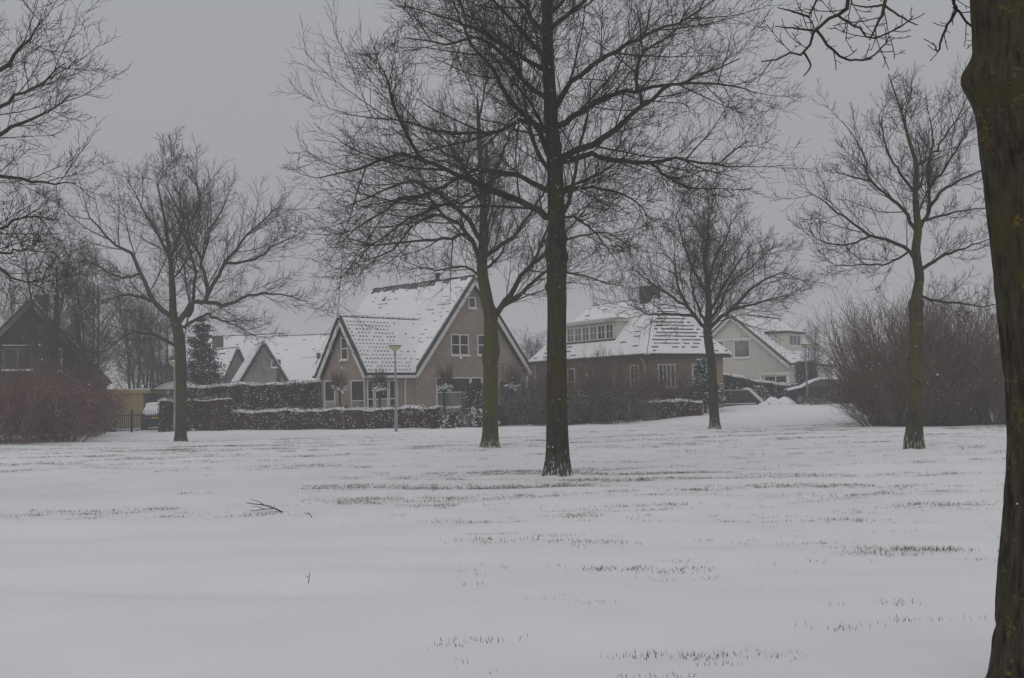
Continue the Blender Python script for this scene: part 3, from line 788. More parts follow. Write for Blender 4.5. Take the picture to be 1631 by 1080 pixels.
def hedge(label, p0, p1, width, h0, h1, mats, seed, dens=230, snow=.25, leaf=(.03, .06), cap=.05, z_off=0.0, name='hedge', rough=.06, group=None):
    """clipped hedge from p0 to p1 (ground points), height h0 to h1; parts core, foliage, snow cap and dusting"""
    r2 = np.random.default_rng(seed)
    p0, p1 = np.array(p0, float), np.array(p1, float)
    L = np.linalg.norm(p1 - p0); az = math.atan2(p1[1] - p0[1], p1[0] - p0[0])
    z = float(min(ground(*p0), ground(*p1))) - .05 + z_off
    root = thing(name, label, 'hedge', (p0[0], p0[1], z), az, group)
    hgt = lambda x: h0 + (h1 - h0) * x / L + rough * .6 * np.sin(x * 1.7 + seed) + rough * .5 * np.sin(x * 4.3 + seed * 2)
    nx = max(6, int(L / .35)); nz = 5
    core = MB()
    for i in range(nx):
        xa, xb = L * i / nx + .04, L * (i + 1) / nx - (.04 if i == nx - 1 else 0)
        core.box(xa if i == 0 else xa - .04, xb, -width / 2 + .07, width / 2 - .07, 0, float(hgt((xa + xb) / 2)) - .07)
    core.build('branch_core', mats[0], root)
    Hm = (h0 + h1) / 2
    areas = [L * Hm, L * Hm, width * h0, width * h1, L * width]
    P, Nn = [], []
    for k, A in enumerate(areas):
        n = max(8, int(A * dens)); a, b = r2.random(n), r2.random(n)
        if k < 2:
            s = -1 if k == 0 else 1; x = a * L; zz = b * hgt(x)
            P.append(np.stack([x, np.full(n, s * width / 2) + r2.normal(0, rough * .7, n), zz], -1)); Nn.append(np.tile([0, s, .2], (n, 1)))
        elif k < 4:
            x = np.full(n, 0 if k == 2 else L) + r2.normal(0, rough * .7, n)
            P.append(np.stack([x, (a - .5) * width, b * (h0 if k == 2 else h1)], -1)); Nn.append(np.tile([-1 if k == 2 else 1, 0, .2], (n, 1)))
        else:
            x = a * L
            P.append(np.stack([x, (b - .5) * width, hgt(x) + r2.normal(0, rough * .5, n)], -1)); Nn.append(np.tile([0, 0, 1], (n, 1)))
    P, Nn = np.concatenate(P), np.concatenate(Nn)
    obj('foliage', leaf_cards(P, Nn, r2, *leaf), mats[1], root)
    # snow caught on the face
    k = r2.random(len(P)) < snow
    clump = np.array([mnoise.noise(Vector((p[0] * 2.1 + seed, p[1] * 2, p[2] * 2.6))) for p in P[k]])
    dust(blobs(P[k][clump > -.12] + Nn[k][clump > -.12] * .03, r2, .012, .045), root)
    if cap:
        n1 = max(8, int(L / .16)); n2 = 7
        xs = np.linspace(-.03, L + .03, n1); ysn = np.linspace(-width / 2 - .02, width / 2 + .02, n2)
        X, Y_ = np.meshgrid(xs, ysn)
        edge = 1 - np.abs(Y_ / (width / 2 + .02)) ** 4
        nzv = np.array([[mnoise.fractal(Vector((a * 2.2 + seed, b * 3, 0)), 1, 2, 3) for a in xs] for b in ysn])
        top = hgt(np.clip(X, 0, L)) + cap * (edge * (1.0 + .5 * nzv)) + nzv * .035 - .02
        Vt = np.stack([X, Y_, top], -1).reshape(-1, 3); Vb = Vt.copy(); Vb[:, 2] -= .05 + cap * .4
        idx = np.arange(n1 * n2).reshape(n2, n1); o2 = n1 * n2
        q = np.stack([idx[:-1, :-1], idx[:-1, 1:], idx[1:, 1:], idx[1:, :-1]], -1).reshape(-1, 4)
        ring = np.concatenate([idx[0, :], idx[1:, -1], idx[-1, ::-1][1:], idx[::-1, 0][1:-1]]); rn = np.roll(ring, -1)
        side = np.stack([rn, ring, ring + o2, rn + o2], -1)
        obj('snow_cap', mesh_from('snow_cap', np.vstack([Vt, Vb]), [q, q[:, ::-1] + o2, side], True), M['snow'], root)
    return root

beech = (M['core'], M['leaf_beech']); brown = (M['core'], M['leaf_brown']); green = (M['core_green'], M['leaf_green'])
hedge('long low beech hedge with snow on top before the brick house', (-15.4, 57.0), (-3.6, 51.4), .75, 1.02, 1.08, beech, 1, 330, .30, cap=.05)
hedge('tall dark evergreen hedge dusted with snow left of the brick house', (-19.0, 60.6), (-10.9, 60.2), 1.0, 2.42, 2.55, green, 2, 300, .42, (.035, .07), .07)
hedge('narrow clipped red-brown hedge block between gate and street lamp', (-18.25, 55.6), (-16.9, 55.4), .9, 1.72, 1.72, beech, 3, 420, .06, cap=.05)
hedge('wide clipped red-brown hedge block behind the spreading tree', (-16.6, 56.3), (-14.95, 55.9), .9, 1.72, 1.70, beech, 4, 420, .08, cap=.02)
hedge('dark brown hedge between the two brick houses', (-1.0, 53.6), (4.4, 55.0), 1.0, 1.15, 1.2, brown, 5, 300, .10, cap=0, rough=.12)
hedge('red-brown clipped hedge at the end of the drive, right of the brown shrubs', (6.45, 53.0), (9.3, 53.4), .8, .98, 1.0, beech, 6, 420, .18, cap=.05)
hedge('dark hedge with a sloping snowy top before the white house', (12.6, 65.0), (17.2, 66.2), .8, 1.95, 1.12, (M['core_green'], M['leaf_brown']), 7, 260, .30, cap=.08)
hedge('tall dark clipped hedge block behind the right street lamp', (19.2, 72.0), (20.4, 72.2), .9, 2.75, 2.75, brown, 8, 260, .10, cap=0)
hedge('low dark hedge running right behind the parked car', (18.4, 70.5), (27.0, 71.5), .8, 1.35, 1.30, brown, 9, 120, .10, cap=0)
hedge('tall brown hedge growing against the hip-roofed house', (1.9, 56.9), (6.3, 54.6), .8, 1.75, 1.65, brown, 10, 260, .12, cap=.02, rough=.16)

reds = (M['twig_brown'], M['twig_red']); browns = (M['twig_brown'], M['twig_brown']); maroon = (M['twig_maroon'], M['twig_maroon'])
KINDS = {  # materials, height, spread, stems, seed, growth, snow lumps
    'thicket_a': (reds, 4.7, 2.7, 90, 100, dict(n=(11, 5), rmin=.0065, lean=.55, low=.30, pw=1.7), 500),
    'thicket_b': (reds, 4.7, 2.7, 90, 101, dict(n=(11, 5), rmin=.0065, lean=.75, low=.25, pw=1.7), 500),
    'thicket_c': (browns, 4.8, 2.8, 80, 102, dict(n=(10, 5), rmin=.0065, lean=.5, low=.35), 300),
    'left_a': (maroon, 2.9, 2.6, 90, 140, dict(n=(11, 6), rmin=.0065, lean=.55, low=.4, pw=1.4), 1100),
    'left_b': (maroon, 2.8, 2.4, 90, 141, dict(n=(11, 6), rmin=.0065, lean=.65, low=.35, pw=1.4), 1100),
    'mid_a': (browns, 1.8, 2.2, 70, 170, dict(n=(10, 6), rmin=.0065, lean=.7, low=.4), 900),
    'mid_b': (browns, 2.6, 2.0, 55, 171, dict(n=(10, 6), rmin=.0065, lean=.4, low=.45), 160),
    'mid_c': (maroon, 3.0, 1.8, 45, 172, dict(n=(9, 6), rmin=.0065, lean=.4, low=.45), 60),
    'low': (browns, .8, 1.5, 45, 173, dict(n=(8, 4), rmin=.0060, lean=.8, low=.4), 420)}
thick = [  # the thicket on the right
    (15.2, 42.8, 4.1, 3.0, 'thicket_b', 'leftmost arching shrub of the red-brown thicket at right'),
    (15.9, 43.9, 4.9, 2.8, 'thicket_a', 'tall red-brown shrub, second from the left in the right thicket'),
    (16.6, 42.9, 4.5, 2.8, 'thicket_b', 'red-brown shrub just left of the slender tree trunk'),
    (17.7, 43.6, 4.8, 2.8, 'thicket_a', 'red-brown shrub just right of the slender tree trunk'),
    (18.9, 42.8, 4.5, 2.8, 'thicket_b', 'dense red-brown shrub left of the near trunk'),
    (20.2, 43.6, 4.6, 2.9, 'thicket_a', 'red-brown shrub half hidden by the near trunk'),
    (16.3, 45.9, 4.9, 3.0, 'thicket_c', 'darker shrub at the back of the right thicket, left part'),
    (18.9, 46.0, 4.9, 3.0, 'thicket_c', 'darker shrub at the back of the right thicket, right part')]
for k, (x, y, h, s_, pr, lb) in enumerate(thick): shrub(lb, x, y, h, s_, pr, 'shrubs of the thicket on the right', k * 1.3)
lefts = [
    (-20.6, 43.3, 2.9, 2.8, 'left_a', 'maroon twiggy shrub at the left edge of the lawn'),
    (-18.9, 44.6, 2.75, 2.6, 'left_b', 'maroon twiggy shrub, second from the left edge'),
    (-20.6, 47.2, 3.0, 2.8, 'left_a', 'maroon shrub below the window of the dark gabled house'),
    (-20.2, 49.6, 2.6, 2.4, 'left_b', 'red-tinged shrub nearest the dark house corner'),
    (-22.6, 45.8, 3.1, 2.8, 'left_b', 'maroon shrub behind the leftmost one'),
    (-20.6, 52.2, 1.6, 1.7, 'mid_a', 'low brown shrub left of the iron gate')]
for k, (x, y, h, s_, pr, lb) in enumerate(lefts): shrub(lb, x, y, h, s_, pr, 'shrubs on the left of the lawn', k * 1.7)
mids = [
    (.7, 51.6, 1.9, 2.2, 'mid_a', 'brown leafless shrub between the two large trunks'),
    (2.0, 51.2, 1.7, 2.4, 'mid_a', 'low brown shrub just right of the large middle trunk'),
    (3.6, 51.6, 2.0, 2.6, 'mid_a', 'dark brown shrub in front of the snowy car'),
    (5.1, 51.5, 1.7, 2.4, 'mid_a', 'spreading brown shrub at the right end of the shrub row'),
    (3.0, 55.4, 3.0, 1.9, 'mid_c', 'tall reddish shrub before the hip-roofed house wall'),
    (4.7, 54.8, 3.2, 2.0, 'mid_b', 'tall thin-stemmed shrub before the roof with the dormer'),
    (5.9, 53.9, 2.6, 2.0, 'mid_c', 'reddish shrub before the downpipe of the hip-roofed house'),
    (7.0, 53.9, 2.1, 1.8, 'mid_b', 'brown shrub just behind the red-brown end hedge, left half'),
    (8.5, 54.7, 2.1, 1.8, 'mid_b', 'brown shrub under the window of the hip end'),
    (-2.6, 51.1, 1.0, 1.6, 'low', 'low snowy shrub at the end of the long beech hedge'),
    (1.6, 55.8, 2.6, 2.2, 'mid_b', 'brown shrub at the right foot of the brick gable'),
    (6.6, 51.4, .75, .8, 'low', 'tiny leafless shrub standing alone in the snow'),
    (18.2, 61.0, 1.1, 2.2, 'mid_a', 'low snowy shrub below the right street lamp'),
    (19.6, 60.4, 1.5, 2.4, 'mid_a', 'snowy shrub at the left foot of the thicket'),
    (16.6, 59.6, .5, 1.7, 'low', 'flat snowy ground shrub left of the right street lamp')]
for k, (x, y, h, s_, pr, lb) in enumerate(mids): shrub(lb, x, y, h, s_, pr, 'leafless shrubs before the houses', k * 1.1)

def evergreen_bush(label, x, y, h, w, seed, mat, snow, name='evergreen_bush'):
    r2 = np.random.default_rng(seed)
    root = thing(name, label, 'shrub', (x, y, float(ground(x, y)) - .03))
    n = int(1500 * w * h)
    a = r2.uniform(0, 6.28, n); zz = r2.random(n); rr = (r2.random(n) ** .35) * w / 2 * np.sqrt(np.clip(1.05 - (zz * 1.0) ** 2.2, .05, 1))
    lump = np.array([mnoise.noise(Vector((math.cos(t) * 2 + seed, math.sin(t) * 2, q * 3))) for t, q in zip(a, zz)])
    rr *= 1 + .45 * lump
    P = np.stack([rr * np.cos(a), rr * np.sin(a), zz * h * (1 + .15 * lump)], -1)
    N_ = np.stack([np.cos(a), np.sin(a), .5 + zz], -1)
    obj('foliage', leaf_cards(P, N_, r2, .03, .075), mat, root)
    st = MB()
    for k in range(5):
        t = k * 1.26; st.obox((.1 * math.cos(t), .1 * math.sin(t), h * .3), (.015, 0, 0), (0, .015, 0), (.12 * math.cos(t), .12 * math.sin(t), h * .3))
    st.build('stems', M['wood_dark'], root)
    k = (r2.random(n) < snow) & (rr > w * .25)
    lump2 = np.array([mnoise.noise(Vector((p[0] * 3 + seed, p[1] * 3, p[2] * 3))) for p in P[k]])
    dust(blobs(P[k][lump2 > -.05] + np.array([0, 0, .03]), r2, .02, .075), root)
evergreen_bush('dark evergreen bush dusted with snow before the gable window', -1.85, 52.6, 2.15, 1.7, 201, M['leaf_green'], .16)
evergreen_bush('low bush heaped with snow at the mossy trunk', -1.5, 51.2, 1.0, 1.6, 202, M['leaf_green'], .75)
evergreen_bush('snow-laden low bush beside the long beech hedge', -2.9, 51.0, .75, 1.3, 203, M['leaf_brown'], .35)
evergreen_bush('dark ivy-like bush at the corner of the dark house', -21.9, 57.2, 2.2, 1.3, 204, M['leaf_brown'], .06)
evergreen_bush('snowy bush behind the dark planter wall', 14.0, 63.6, 1.35, 2.2, 205, M['leaf_brown'], .4)
evergreen_bush('olive low bush behind the beech hedge at the wing', -9.0, 56.2, 1.15, 1.9, 206, M['grass'], .06)

def conifer(label, x, y, h, w, seed, snow=.16, layers=22, name='conifer', gap=.0, low=.04):
    r2 = np.random.default_rng(seed)
    root = thing(name, label, 'tree', (x, y, float(ground(x, y)) - .05))
    v, q = tubes(np.array([[[0, 0, 0], [0, 0, h * .5], [0, 0, h * .98]]]), np.array([[h * .022, h * .014, .01]]), 8)
    obj('trunk', mesh_from('trunk', v, [q], True), M['wood_dark'], root)
    P, N_, B = [], [], []
    for l in range(layers):
        t = low + (1 - low) * (l + r2.random() * .6) / layers
        R_ = w / 2 * (1 - t) ** .55 * r2.uniform(.62, 1.1)
        nb = int(7 + 6 * (1 - t))
        for b in range(nb):
            a = r2.uniform(0, 6.28); ln = R_ * r2.uniform(.6, 1.15)
            n = int(26 + 60 * ln); s = r2.random(n) ** .7
            cz = t * h + .12 * ln - .45 * s * ln + .25 * (s * ln) ** 2 / max(ln, .1)
            spread = .22 * ln + .08
            pp = np.stack([s * ln * math.cos(a), s * ln * math.sin(a), cz], -1) + r2.normal(0, spread, (n, 3)) * [1, 1, .45]
            P.append(pp); N_.append(np.tile([math.cos(a) * .5, math.sin(a) * .5, .8], (n, 1)))
            B.append([[0, 0, t * h], [ln * .5 * math.cos(a), ln * .5 * math.sin(a), t * h - .05 * ln], [ln * .95 * math.cos(a), ln * .95 * math.sin(a), t * h - .15 * ln]])
    P, N_ = np.concatenate(P), np.concatenate(N_)
    obj('crown', leaf_cards(P, N_, r2, .05, .11), M['needle'], root)
    B = np.array(B); v, q = tubes(B, np.tile([.02, .014, .006], (len(B), 1)), 4)
    obj('branches', mesh_from('branches', v, [q], True), M['wood_dark'], root)
    k = r2.random(len(P)) < snow
    dust(blobs(P[k] + np.array([0, 0, .05]), r2, .03, .09, .5), root)
conifer('dark snow-dusted conifer standing behind the spreading tree', -19.5, 67.0, 6.9, 3.5, 301, .07, 20)
conifer('small snowy conifer behind the round-headed tree trunk', 9.9, 55.2, 2.9, 1.9, 302, .3, 9, low=.2)

def standard_tree(label, x, y, stem_h, head, shoots, seed):
    """small pollarded tree on a stick: stem, knobbly head with snow, upright shoots"""
    r2 = np.random.default_rng(seed)
    root = thing('pollard_tree', label, 'tree', (x, y, float(ground(x, y)) - .03), 0, 'small pollarded trees before the brick house')
    v, q = tubes(np.array([[[0, 0, 0], [.02, 0, stem_h * .5], [0, .02, stem_h]]]), np.array([[.07, .055, .06]]), 8)
    obj('trunk', mesh_from('trunk', v, [q], True), M['bark_mid'], root)
    n = 26
    d = r2.normal(0, 1, (n, 3)); d[:, 2] = np.abs(d[:, 2]) * .7; d /= np.linalg.norm(d, axis=1, keepdims=True)
    P1, R1 = walk(np.tile([0, 0, stem_h - .05], (n, 1)), d, np.full(n, head), np.full(n, .03), r2, 4, .03, .16, .012)
    s = P1[r2.integers(0, n, 150), r2.integers(2, 5, 150)]
    P2, R2 = walk(s, np.stack([r2.normal(0, .28, 150), r2.normal(0, .28, 150), np.ones(150)], -1), r2.uniform(.4, 1.0, 150) * shoots, np.full(150, .010), r2, 4, .02, .05, .0055)
    P3, R3 = sprout(P2, R2, r2, 3, .2, 25, .4, 3, .03, .1, .008, .005, .08)
    V, Q = join_tubes([(P1, R1, 5), (P2, R2, 3), (P3, R3, 3)])
    obj('crown', mesh_from('crown', V, Q, True), M['twig_brown'], root)
    pt = P1[r2.integers(0, n, 150), r2.integers(1, 5, 150)] + np.array([0, 0, .03])
    dust(blobs(pt, r2, .035, .10), root)
standard_tree('small pollarded tree before the narrow wing gable', -8.75, 53.9, 2.0, .42, 1.0, 401)
standard_tree('small pollarded tree just left of the middle street lamp', -6.75, 53.9, 1.95, .42, 1.0, 402)
standard_tree('small pollarded tree before the left edge of the large gable window', -3.45, 53.2, 1.9, .45, 1.25, 403)
standard_tree('small pollarded tree right of the mossy trunk', -.05, 53.6, 1.9, .42, 1.2, 404)

# bare trees behind the dark house
FAR = {}
def far_tree(label, x, y, h, w, seed, nst=3, group='bare trees around the dark house', mat=None):
    """bare tree of the background; trees of one kind share meshes, turned and sized one by one"""
    root = thing('background_tree', label, 'tree', (x, y, float(ground(x, y)) - .05), seed * 1.9, group)
    if nst not in FAR:
        r2 = np.random.default_rng(seed); h0, w0 = 9.5, 4.9
        a = np.arange(nst) * 2.2 + r2.uniform(0, 6)
        lean = r2.uniform(.03, .16, nst)
        d = np.stack([np.sin(lean) * np.cos(a), np.sin(lean) * np.sin(a), np.cos(lean)], -1)
        P1, R1 = walk(np.stack([.12 * np.cos(a), .12 * np.sin(a), 0 * a], -1), d, r2.uniform(.85, 1, nst) * h0, np.full(nst, h0 * .011), r2, 12, .02, .035, .012)
        V, Q = join_tubes([(P1, R1, 7)]); m1 = mesh_from('trunk', V, Q, True); m1.materials.append(M['bark_grey'])
        P2, R2 = sprout(P1, R1, r2, 24, .22, 44, w0 / h0 * .85, 7, .05, .08, .009, .009, .3, .5)
        P3, R3 = sprout(P2, R2, r2, 10, .12, 40, .55, 4, .05, .09, .008, .0075, .15)
        P4, R4 = sprout(P3, R3, r2, 5, .15, 40, .6, 2, .05, .1, .008, .0065, .1)
        V, Q = join_tubes([(P2, R2, 4), (P3, R3, 3), (P4, R4, 3)]); m2 = mesh_from('crown', V, Q, True); m2.materials.append(mat or M['twig_grey'])
        FAR[nst] = (m1, m2)
    root.scale = (w / 4.9, w / 4.9, h / 9.5)
    obj('trunk', FAR[nst][0], None, root); obj('crown', FAR[nst][1], None, root)
far_tree('dark-stemmed bare tree standing before the dark gable', -23.7, 54.6, 10.2, 4.8, 511, 4, 'bare trees around the dark house')
far_tree('bare tree before the right slope of the dark house', -22.0, 55.6, 9.0, 4.4, 512, 3, 'bare trees around the dark house')
far_tree('bare tree at the far left above the dark roof', -30.5, 66.0, 9.6, 5.0, 501)
far_tree('paler bare tree rising behind the dark gable', -26.6, 66.5, 10.6, 5.2, 502)
far_tree('multi-stemmed bare tree right of the dark gable', -26.0, 73.0, 9.6, 4.8, 503, 4)
far_tree('slimmer bare tree above the yellow garage', -26.6, 78.0, 9.0, 4.8, 504, 4)
far_tree('dense bare tree between garage and conifer', -24.6, 75.0, 8.4, 5.0, 505, 3)
far_tree('small bare tree before the long snowy roof', -24.7, 78.0, 4.6, 4.4, 506, 5)
far_tree('faint bare treetop behind the wing of the brick house', -14.2, 92.0, 8.0, 5.0, 507, 3, 'faint trees behind the houses')
far_tree('faint bare tree between the two brick houses', 1.4, 92.0, 6.4, 6.0, 508, 4, 'faint trees behind the houses')
far_tree('faint snowy tree right of the white house', 24.0, 96.0, 6.8, 5.5, 509, 4, 'faint trees behind the houses')
far_tree('pale pollarded tree right of the right street lamp', 21.3, 76.0, 5.6, 2.2, 510, 3, 'faint trees behind the houses')

# ------------------------------------------------------------------ houses
def hlocal(x, y, rz, label, name='house', z=None):
    return thing(name, label, 'house', (x, y, float(ground(x, y)) - .03 if z is None else z), rz)

def window(parent, axis, plane, a0, a1, z0, z1, cols=1, rows=1, sign=-1, glass='glass', frame='white_paint', sill=True, fw=.065, bar=.04, lower=None):
    """window in a wall: axis 'y' = wall facing +-y at y=plane (spans x), axis 'x' = wall facing +-x (spans y)"""
    def put(mb, lo, hi, zz0, zz1, d0, d1):
        p, q = sorted((plane + sign * d0, plane + sign * d1))
        if axis == 'y': mb.box(lo, hi, p, q, zz0, zz1)
        else: mb.box(p, q, lo, hi, zz0, zz1)
    f = MB()
    put(f, a0, a1, z1 - fw, z1, -.02, .05); put(f, a0, a1, z0, z0 + fw, -.02, .05)
    put(f, a0, a0 + fw, z0 + fw, z1 - fw, -.02, .05); put(f, a1 - fw, a1, z0 + fw, z1 - fw, -.02, .05)
    xs = [a0 + fw + (a1 - a0 - 2 * fw) * i / cols for i in range(cols + 1)]
    zs = [z0 + fw + (z1 - z0 - 2 * fw) * i / rows for i in range(rows + 1)]
    for x in xs[1:-1]: put(f, x - bar, x + bar, z0 + fw, z1 - fw, -.02, .042)
    for z in zs[1:-1]:
        for i in range(cols): put(f, xs[i] + (bar if i else 0), xs[i + 1] - (bar if i < cols - 1 else 0), z - bar * .7, z + bar * .7, -.02, .036)
    w = f.build('window', M[frame], parent)
    for i in range(cols):
        for j in range(rows):
            g = MB(); put(g, xs[i] - .01, xs[i + 1] + .01, zs[j] - .01, zs[j + 1] + .01, -.01, .012)
            g.build('pane', M[lower if (lower and j == 0) else glass], w)
    if sill:
        s = MB(); put(s, a0 - .06, a1 + .06, z0 - .07, z0 - .004, -.01, .12); s.build('sill', M['white_paint'], w)
        s = MB(); put(s, a0 - .04, a1 + .04, z0 - .002, z0 + .035, .052, .115); s.build('snow_on_sill', M['roof_snow'], w)
    return w

def roof_plane(parent, pts, th=.12, snow=.07, inset=.045, dark='tile', rows=None, name='roof', seed=0):
    """pts: eave-left, eave-right, then the upper corners; tile slab, snow sheet on top and the bare lower edges of tile courses"""
    MB().slab(pts, th).build(name, M[dark], parent)
    P = [Vector(p) for p in pts]
    n = (P[1] - P[0]).cross(P[2] - P[0]).normalized()
    if n.z < 0: n = -n
    c = sum(P, Vector()) / len(P)
    e = (P[1] - P[0]).normalized(); s = n.cross(e)
    if s.z < 0: s = -s
    # snow sheet: a gridded, slightly lumpy sheet clipped to the polygon
    uv = [((p - P[0]).dot(e), (p - P[0]).dot(s)) for p in P]
    cu, cv = sum(u for u, v in uv) / len(uv), sum(v for u, v in uv) / len(uv)
    k = [(u + (cu - u) * inset / max(.3, abs(cu - u) + .01) * 1.0, v + (cv - v) * inset / max(.3, abs(cv - v) + .01)) for u, v in uv]
    vmin, vmax = min(v for u, v in k), max(v for u, v in k)
    def span(v):
        xs = []
        for (u0, v0), (u1, v1) in zip(k, k[1:] + k[:1]):
            if (v0 - v) * (v1 - v) <= 0 and abs(v1 - v0) > 1e-6: xs.append(u0 + (u1 - u0) * (v - v0) / (v1 - v0))
            elif abs(v1 - v0) <= 1e-6 and abs(v0 - v) < 1e-4: xs += [u0, u1]
        return (min(xs), max(xs)) if xs else None
    nv = max(6, int((vmax - vmin) / .22)); nu = max(8, int((max(u for u, v in k) - min(u for u, v in k)) / .3))
    V, rowsn = [], 0
    for j in range(nv + 1):
        v = vmin + (vmax - vmin) * (j / nv) ; v = min(max(v, vmin + 1e-5), vmax - 1e-5)
        sp = span(v)
        if not sp: continue
        rowsn += 1
        for i in range(nu + 1):
            u = sp[0] + (sp[1] - sp[0]) * i / nu
            h = th + snow * (1 + .35 * mnoise.fractal(Vector((u * .9 + seed, v * .9, seed)), 1, 2, 3)) + .012 * (j % 2)
            V.append(P[0] + e * u + s * v + n * h)
    m_ = len(V)
    V2 = V + [p - n * (snow * .9) for p in V]
    idx = np.arange(m_).reshape(rowsn, nu + 1)
    q = np.stack([idx[:-1, :-1], idx[:-1, 1:], idx[1:, 1:], idx[1:, :-1]], -1).reshape(-1, 4)
    ring = np.concatenate([idx[0, :], idx[1:, -1], idx[-1, ::-1][1:], idx[::-1, 0][1:-1]]); rn = np.roll(ring, -1)
    side = np.stack([ring, ring + m_, rn + m_, rn], -1)
    me = mesh_from('snow_layer', np.array([tuple(p) for p in V2]), [q, q[:, ::-1] + m_, side], False)
    bm = bmesh.new(); bm.from_mesh(me); bmesh.ops.recalc_face_normals(bm, faces=bm.faces); bm.to_mesh(me); bm.free()
    obj('snow_layer', me, M['roof_snow'], parent)
    if rows:
        course, dash, gap, prob, tall, fn = rows
        r2 = random.Random(seed + 3); mb = MB()
        v = vmin + course * .6
        while v < vmax - .12:
            sp = span(v)
            if sp:
                u = sp[0] + .05 + r2.random() * .05
                while u + dash < sp[1] - .04:
                    pr = prob * (fn(u, v) if fn else 1)
                    if r2.random() < pr:
                        c0 = P[0] + e * (u + dash / 2) + s * v + n * (th + snow * 1.12 + .012)
                        mb.obox(c0, e * (dash / 2), s * (tall * r2.uniform(.7, 1.2)), n * .02)
                    u += dash + gap
            v += course
        if mb.v:
            o = mb.build('tile_edges', M[dark], parent); o['kind'] = 'stuff'

def ridge_tiles(parent, p0, p1, mat='tile', step=.36, r=.11, cover=.35, seed=0):
    p0, p1 = Vector(p0), Vector(p1); d = (p1 - p0); n = max(2, int(d.length / step)); d.normalize()
    side = Vector((0, 0, 1)).cross(d).normalized(); rnd = random.Random(seed)
    me = None
    L = d * (step * .47)
    mb = MB()
    sec = [(-1, -.55), (-.75, .35), (0, .75), (.75, .35), (1, -.55)]
    vv = []
    for t, sc in ((-1, 1.0), (1, .9)):
        for a, b in sec: vv.append(tuple(L * t + side * (a * r * sc) + Vector((0, 0, b * r * sc))))
    ff = [(i, i + 1, i + 6, i + 5) for i in range(4)] + [(0, 5, 9, 4), (4, 3, 2, 1, 0), (5, 6, 7, 8, 9)]
    me = mesh_from('ridge_tile', vv, ff)
    me.materials.append(M[mat])
    for i in range(n):
        o = bpy.data.objects.new('ridge_tile', me); COL.objects.link(o); o.parent = parent
        o.location = p0 + d * (step * (i + .5)) + Vector((0, 0, .1 + rnd.uniform(-.008, .008)))
    mb = MB()
    for i in range(n):
        if rnd.random() < cover:
            mb.obox(p0 + d * (step * (i + .5)) + Vector((0, 0, .1 + r * .55)), d * step * rnd.uniform(.2, .5), side * r * 1.02, (0, 0, .045))
    if mb.v: mb.build('snow_on_ridge', M['roof_snow'], parent, bevel=.01)['kind'] = 'stuff'

# --- the pale red brick house in the middle
AZ1 = .79
h1 = hlocal(-5.28, 57.63, AZ1, 'pale brick house with two steep snow-covered gables behind the beech hedge', 'brick_house')
W1, HE, HR, L1 = 9.16, 2.8, 8.25, 9.5
MB().prism([(.28, -.1), (W1 - .28, -.1), (W1 - .28, HE - .02), (W1 / 2, HR - .22), (.28, HE - .02)], 'y', .30, L1 - .3).build('wall', M['brick_pink'], h1)
MB().prism([(.335, -.1), (4.1, -.1), (4.1, 2.7), (2.185, 5.6), (.335, 2.7)], 'x', -3.05, 3.0).build('wall', M['brick_pink'], h1)
sl = (HR - HE) / (W1 / 2)
vt = (5.82 - 2.8) / sl
fn_wing = lambda u, v: 1.0 if u < 3.4 else .0
roof_plane(h1, [(-3.3, 0, 2.75), (-.02, 0, 2.75), (vt, 2.185, 5.82), (-3.3, 2.185, 5.82)], rows=(.25, .09, .14, .9, .020, lambda u, v: 1.0 if u < 2.9 else .15), seed=1)
roof_plane(h1, [(-3.3, 4.37, 2.75), (0, 4.37, 2.75), (vt, 2.185, 5.82), (-3.3, 2.185, 5.82)], seed=2)
pz = lambda x: HE + x * sl
roof_plane(h1, [(0, .0, HE), (0, L1, HE), (W1 / 2, L1, HR), (W1 / 2, 0, HR)], rows=(.32, .26, .05, .13, .005, lambda u, v: 2.0 if u < 2.3 else .8), seed=3)
roof_plane(h1, [(W1, 0, HE + .1), (W1, L1, HE + .1), (W1 / 2, L1, HR), (W1 / 2, 0, HR)], seed=4)
ridge_tiles(h1, (W1 / 2, 0, HR + .07), (W1 / 2, L1, HR + .07), cover=.45, seed=2)
ridge_tiles(h1, (-3.3, 2.185, 5.86), (vt - .3, 2.185, 5.86), cover=.95, seed=3, r=.08)
# verge boards under the roof edges and dark verge tiles on top
def verge(parent, a, b, out, mat='white_paint', wid=.22, th=.05, name='verge_board', tile=True):
    a, b, out = Vector(a), Vector(b), Vector(out); d = (b - a); L = d.length; d.normalize(); dn = out.cross(d).normalized()
    if dn.z > 0: dn = -dn
    MB().obox((a + b) / 2 + dn * (wid / 2 + .005) + out * .0, d * (L / 2), dn * wid / 2, out * th / 2).build(name, M[mat], parent)
    if tile: MB().obox((a + b) / 2 - dn * .075 + out * .03, d * (L / 2 + .02), dn * .055, out * .05).build('verge_tiles', M['tile'], parent)
verge(h1, (0, -.03, HE - .05), (W1 / 2 - .02, -.03, HR), (0, -1, 0))
verge(h1, (W1, -.03, HE + .05), (W1 / 2 + .02, -.03, HR), (0, -1, 0))
verge(h1, (-3.33, -.02, 2.7), (-3.33, 2.16, 5.8), (-1, 0, 0)); verge(h1, (-3.33, 4.39, 2.7), (-3.33, 2.21, 5.8), (-1, 0, 0))
g = MB().box(-3.28, -.06, -.13, -.01, 2.60, 2.74); g.build('gutter', M['white_paint'], h1)
MB().box(-3.25, .25, .02, .33, 2.58, 2.62).build('soffit', M['cream_paint'], h1)
v, q = tubes(np.array([[[-.62, -.05, 2.62], [-.55, .12, 2.5], [-.5, .24, 2.35], [-.5, .25, 1.2], [-.5, .25, 0]]]), np.full((1, 5), .045), 8)
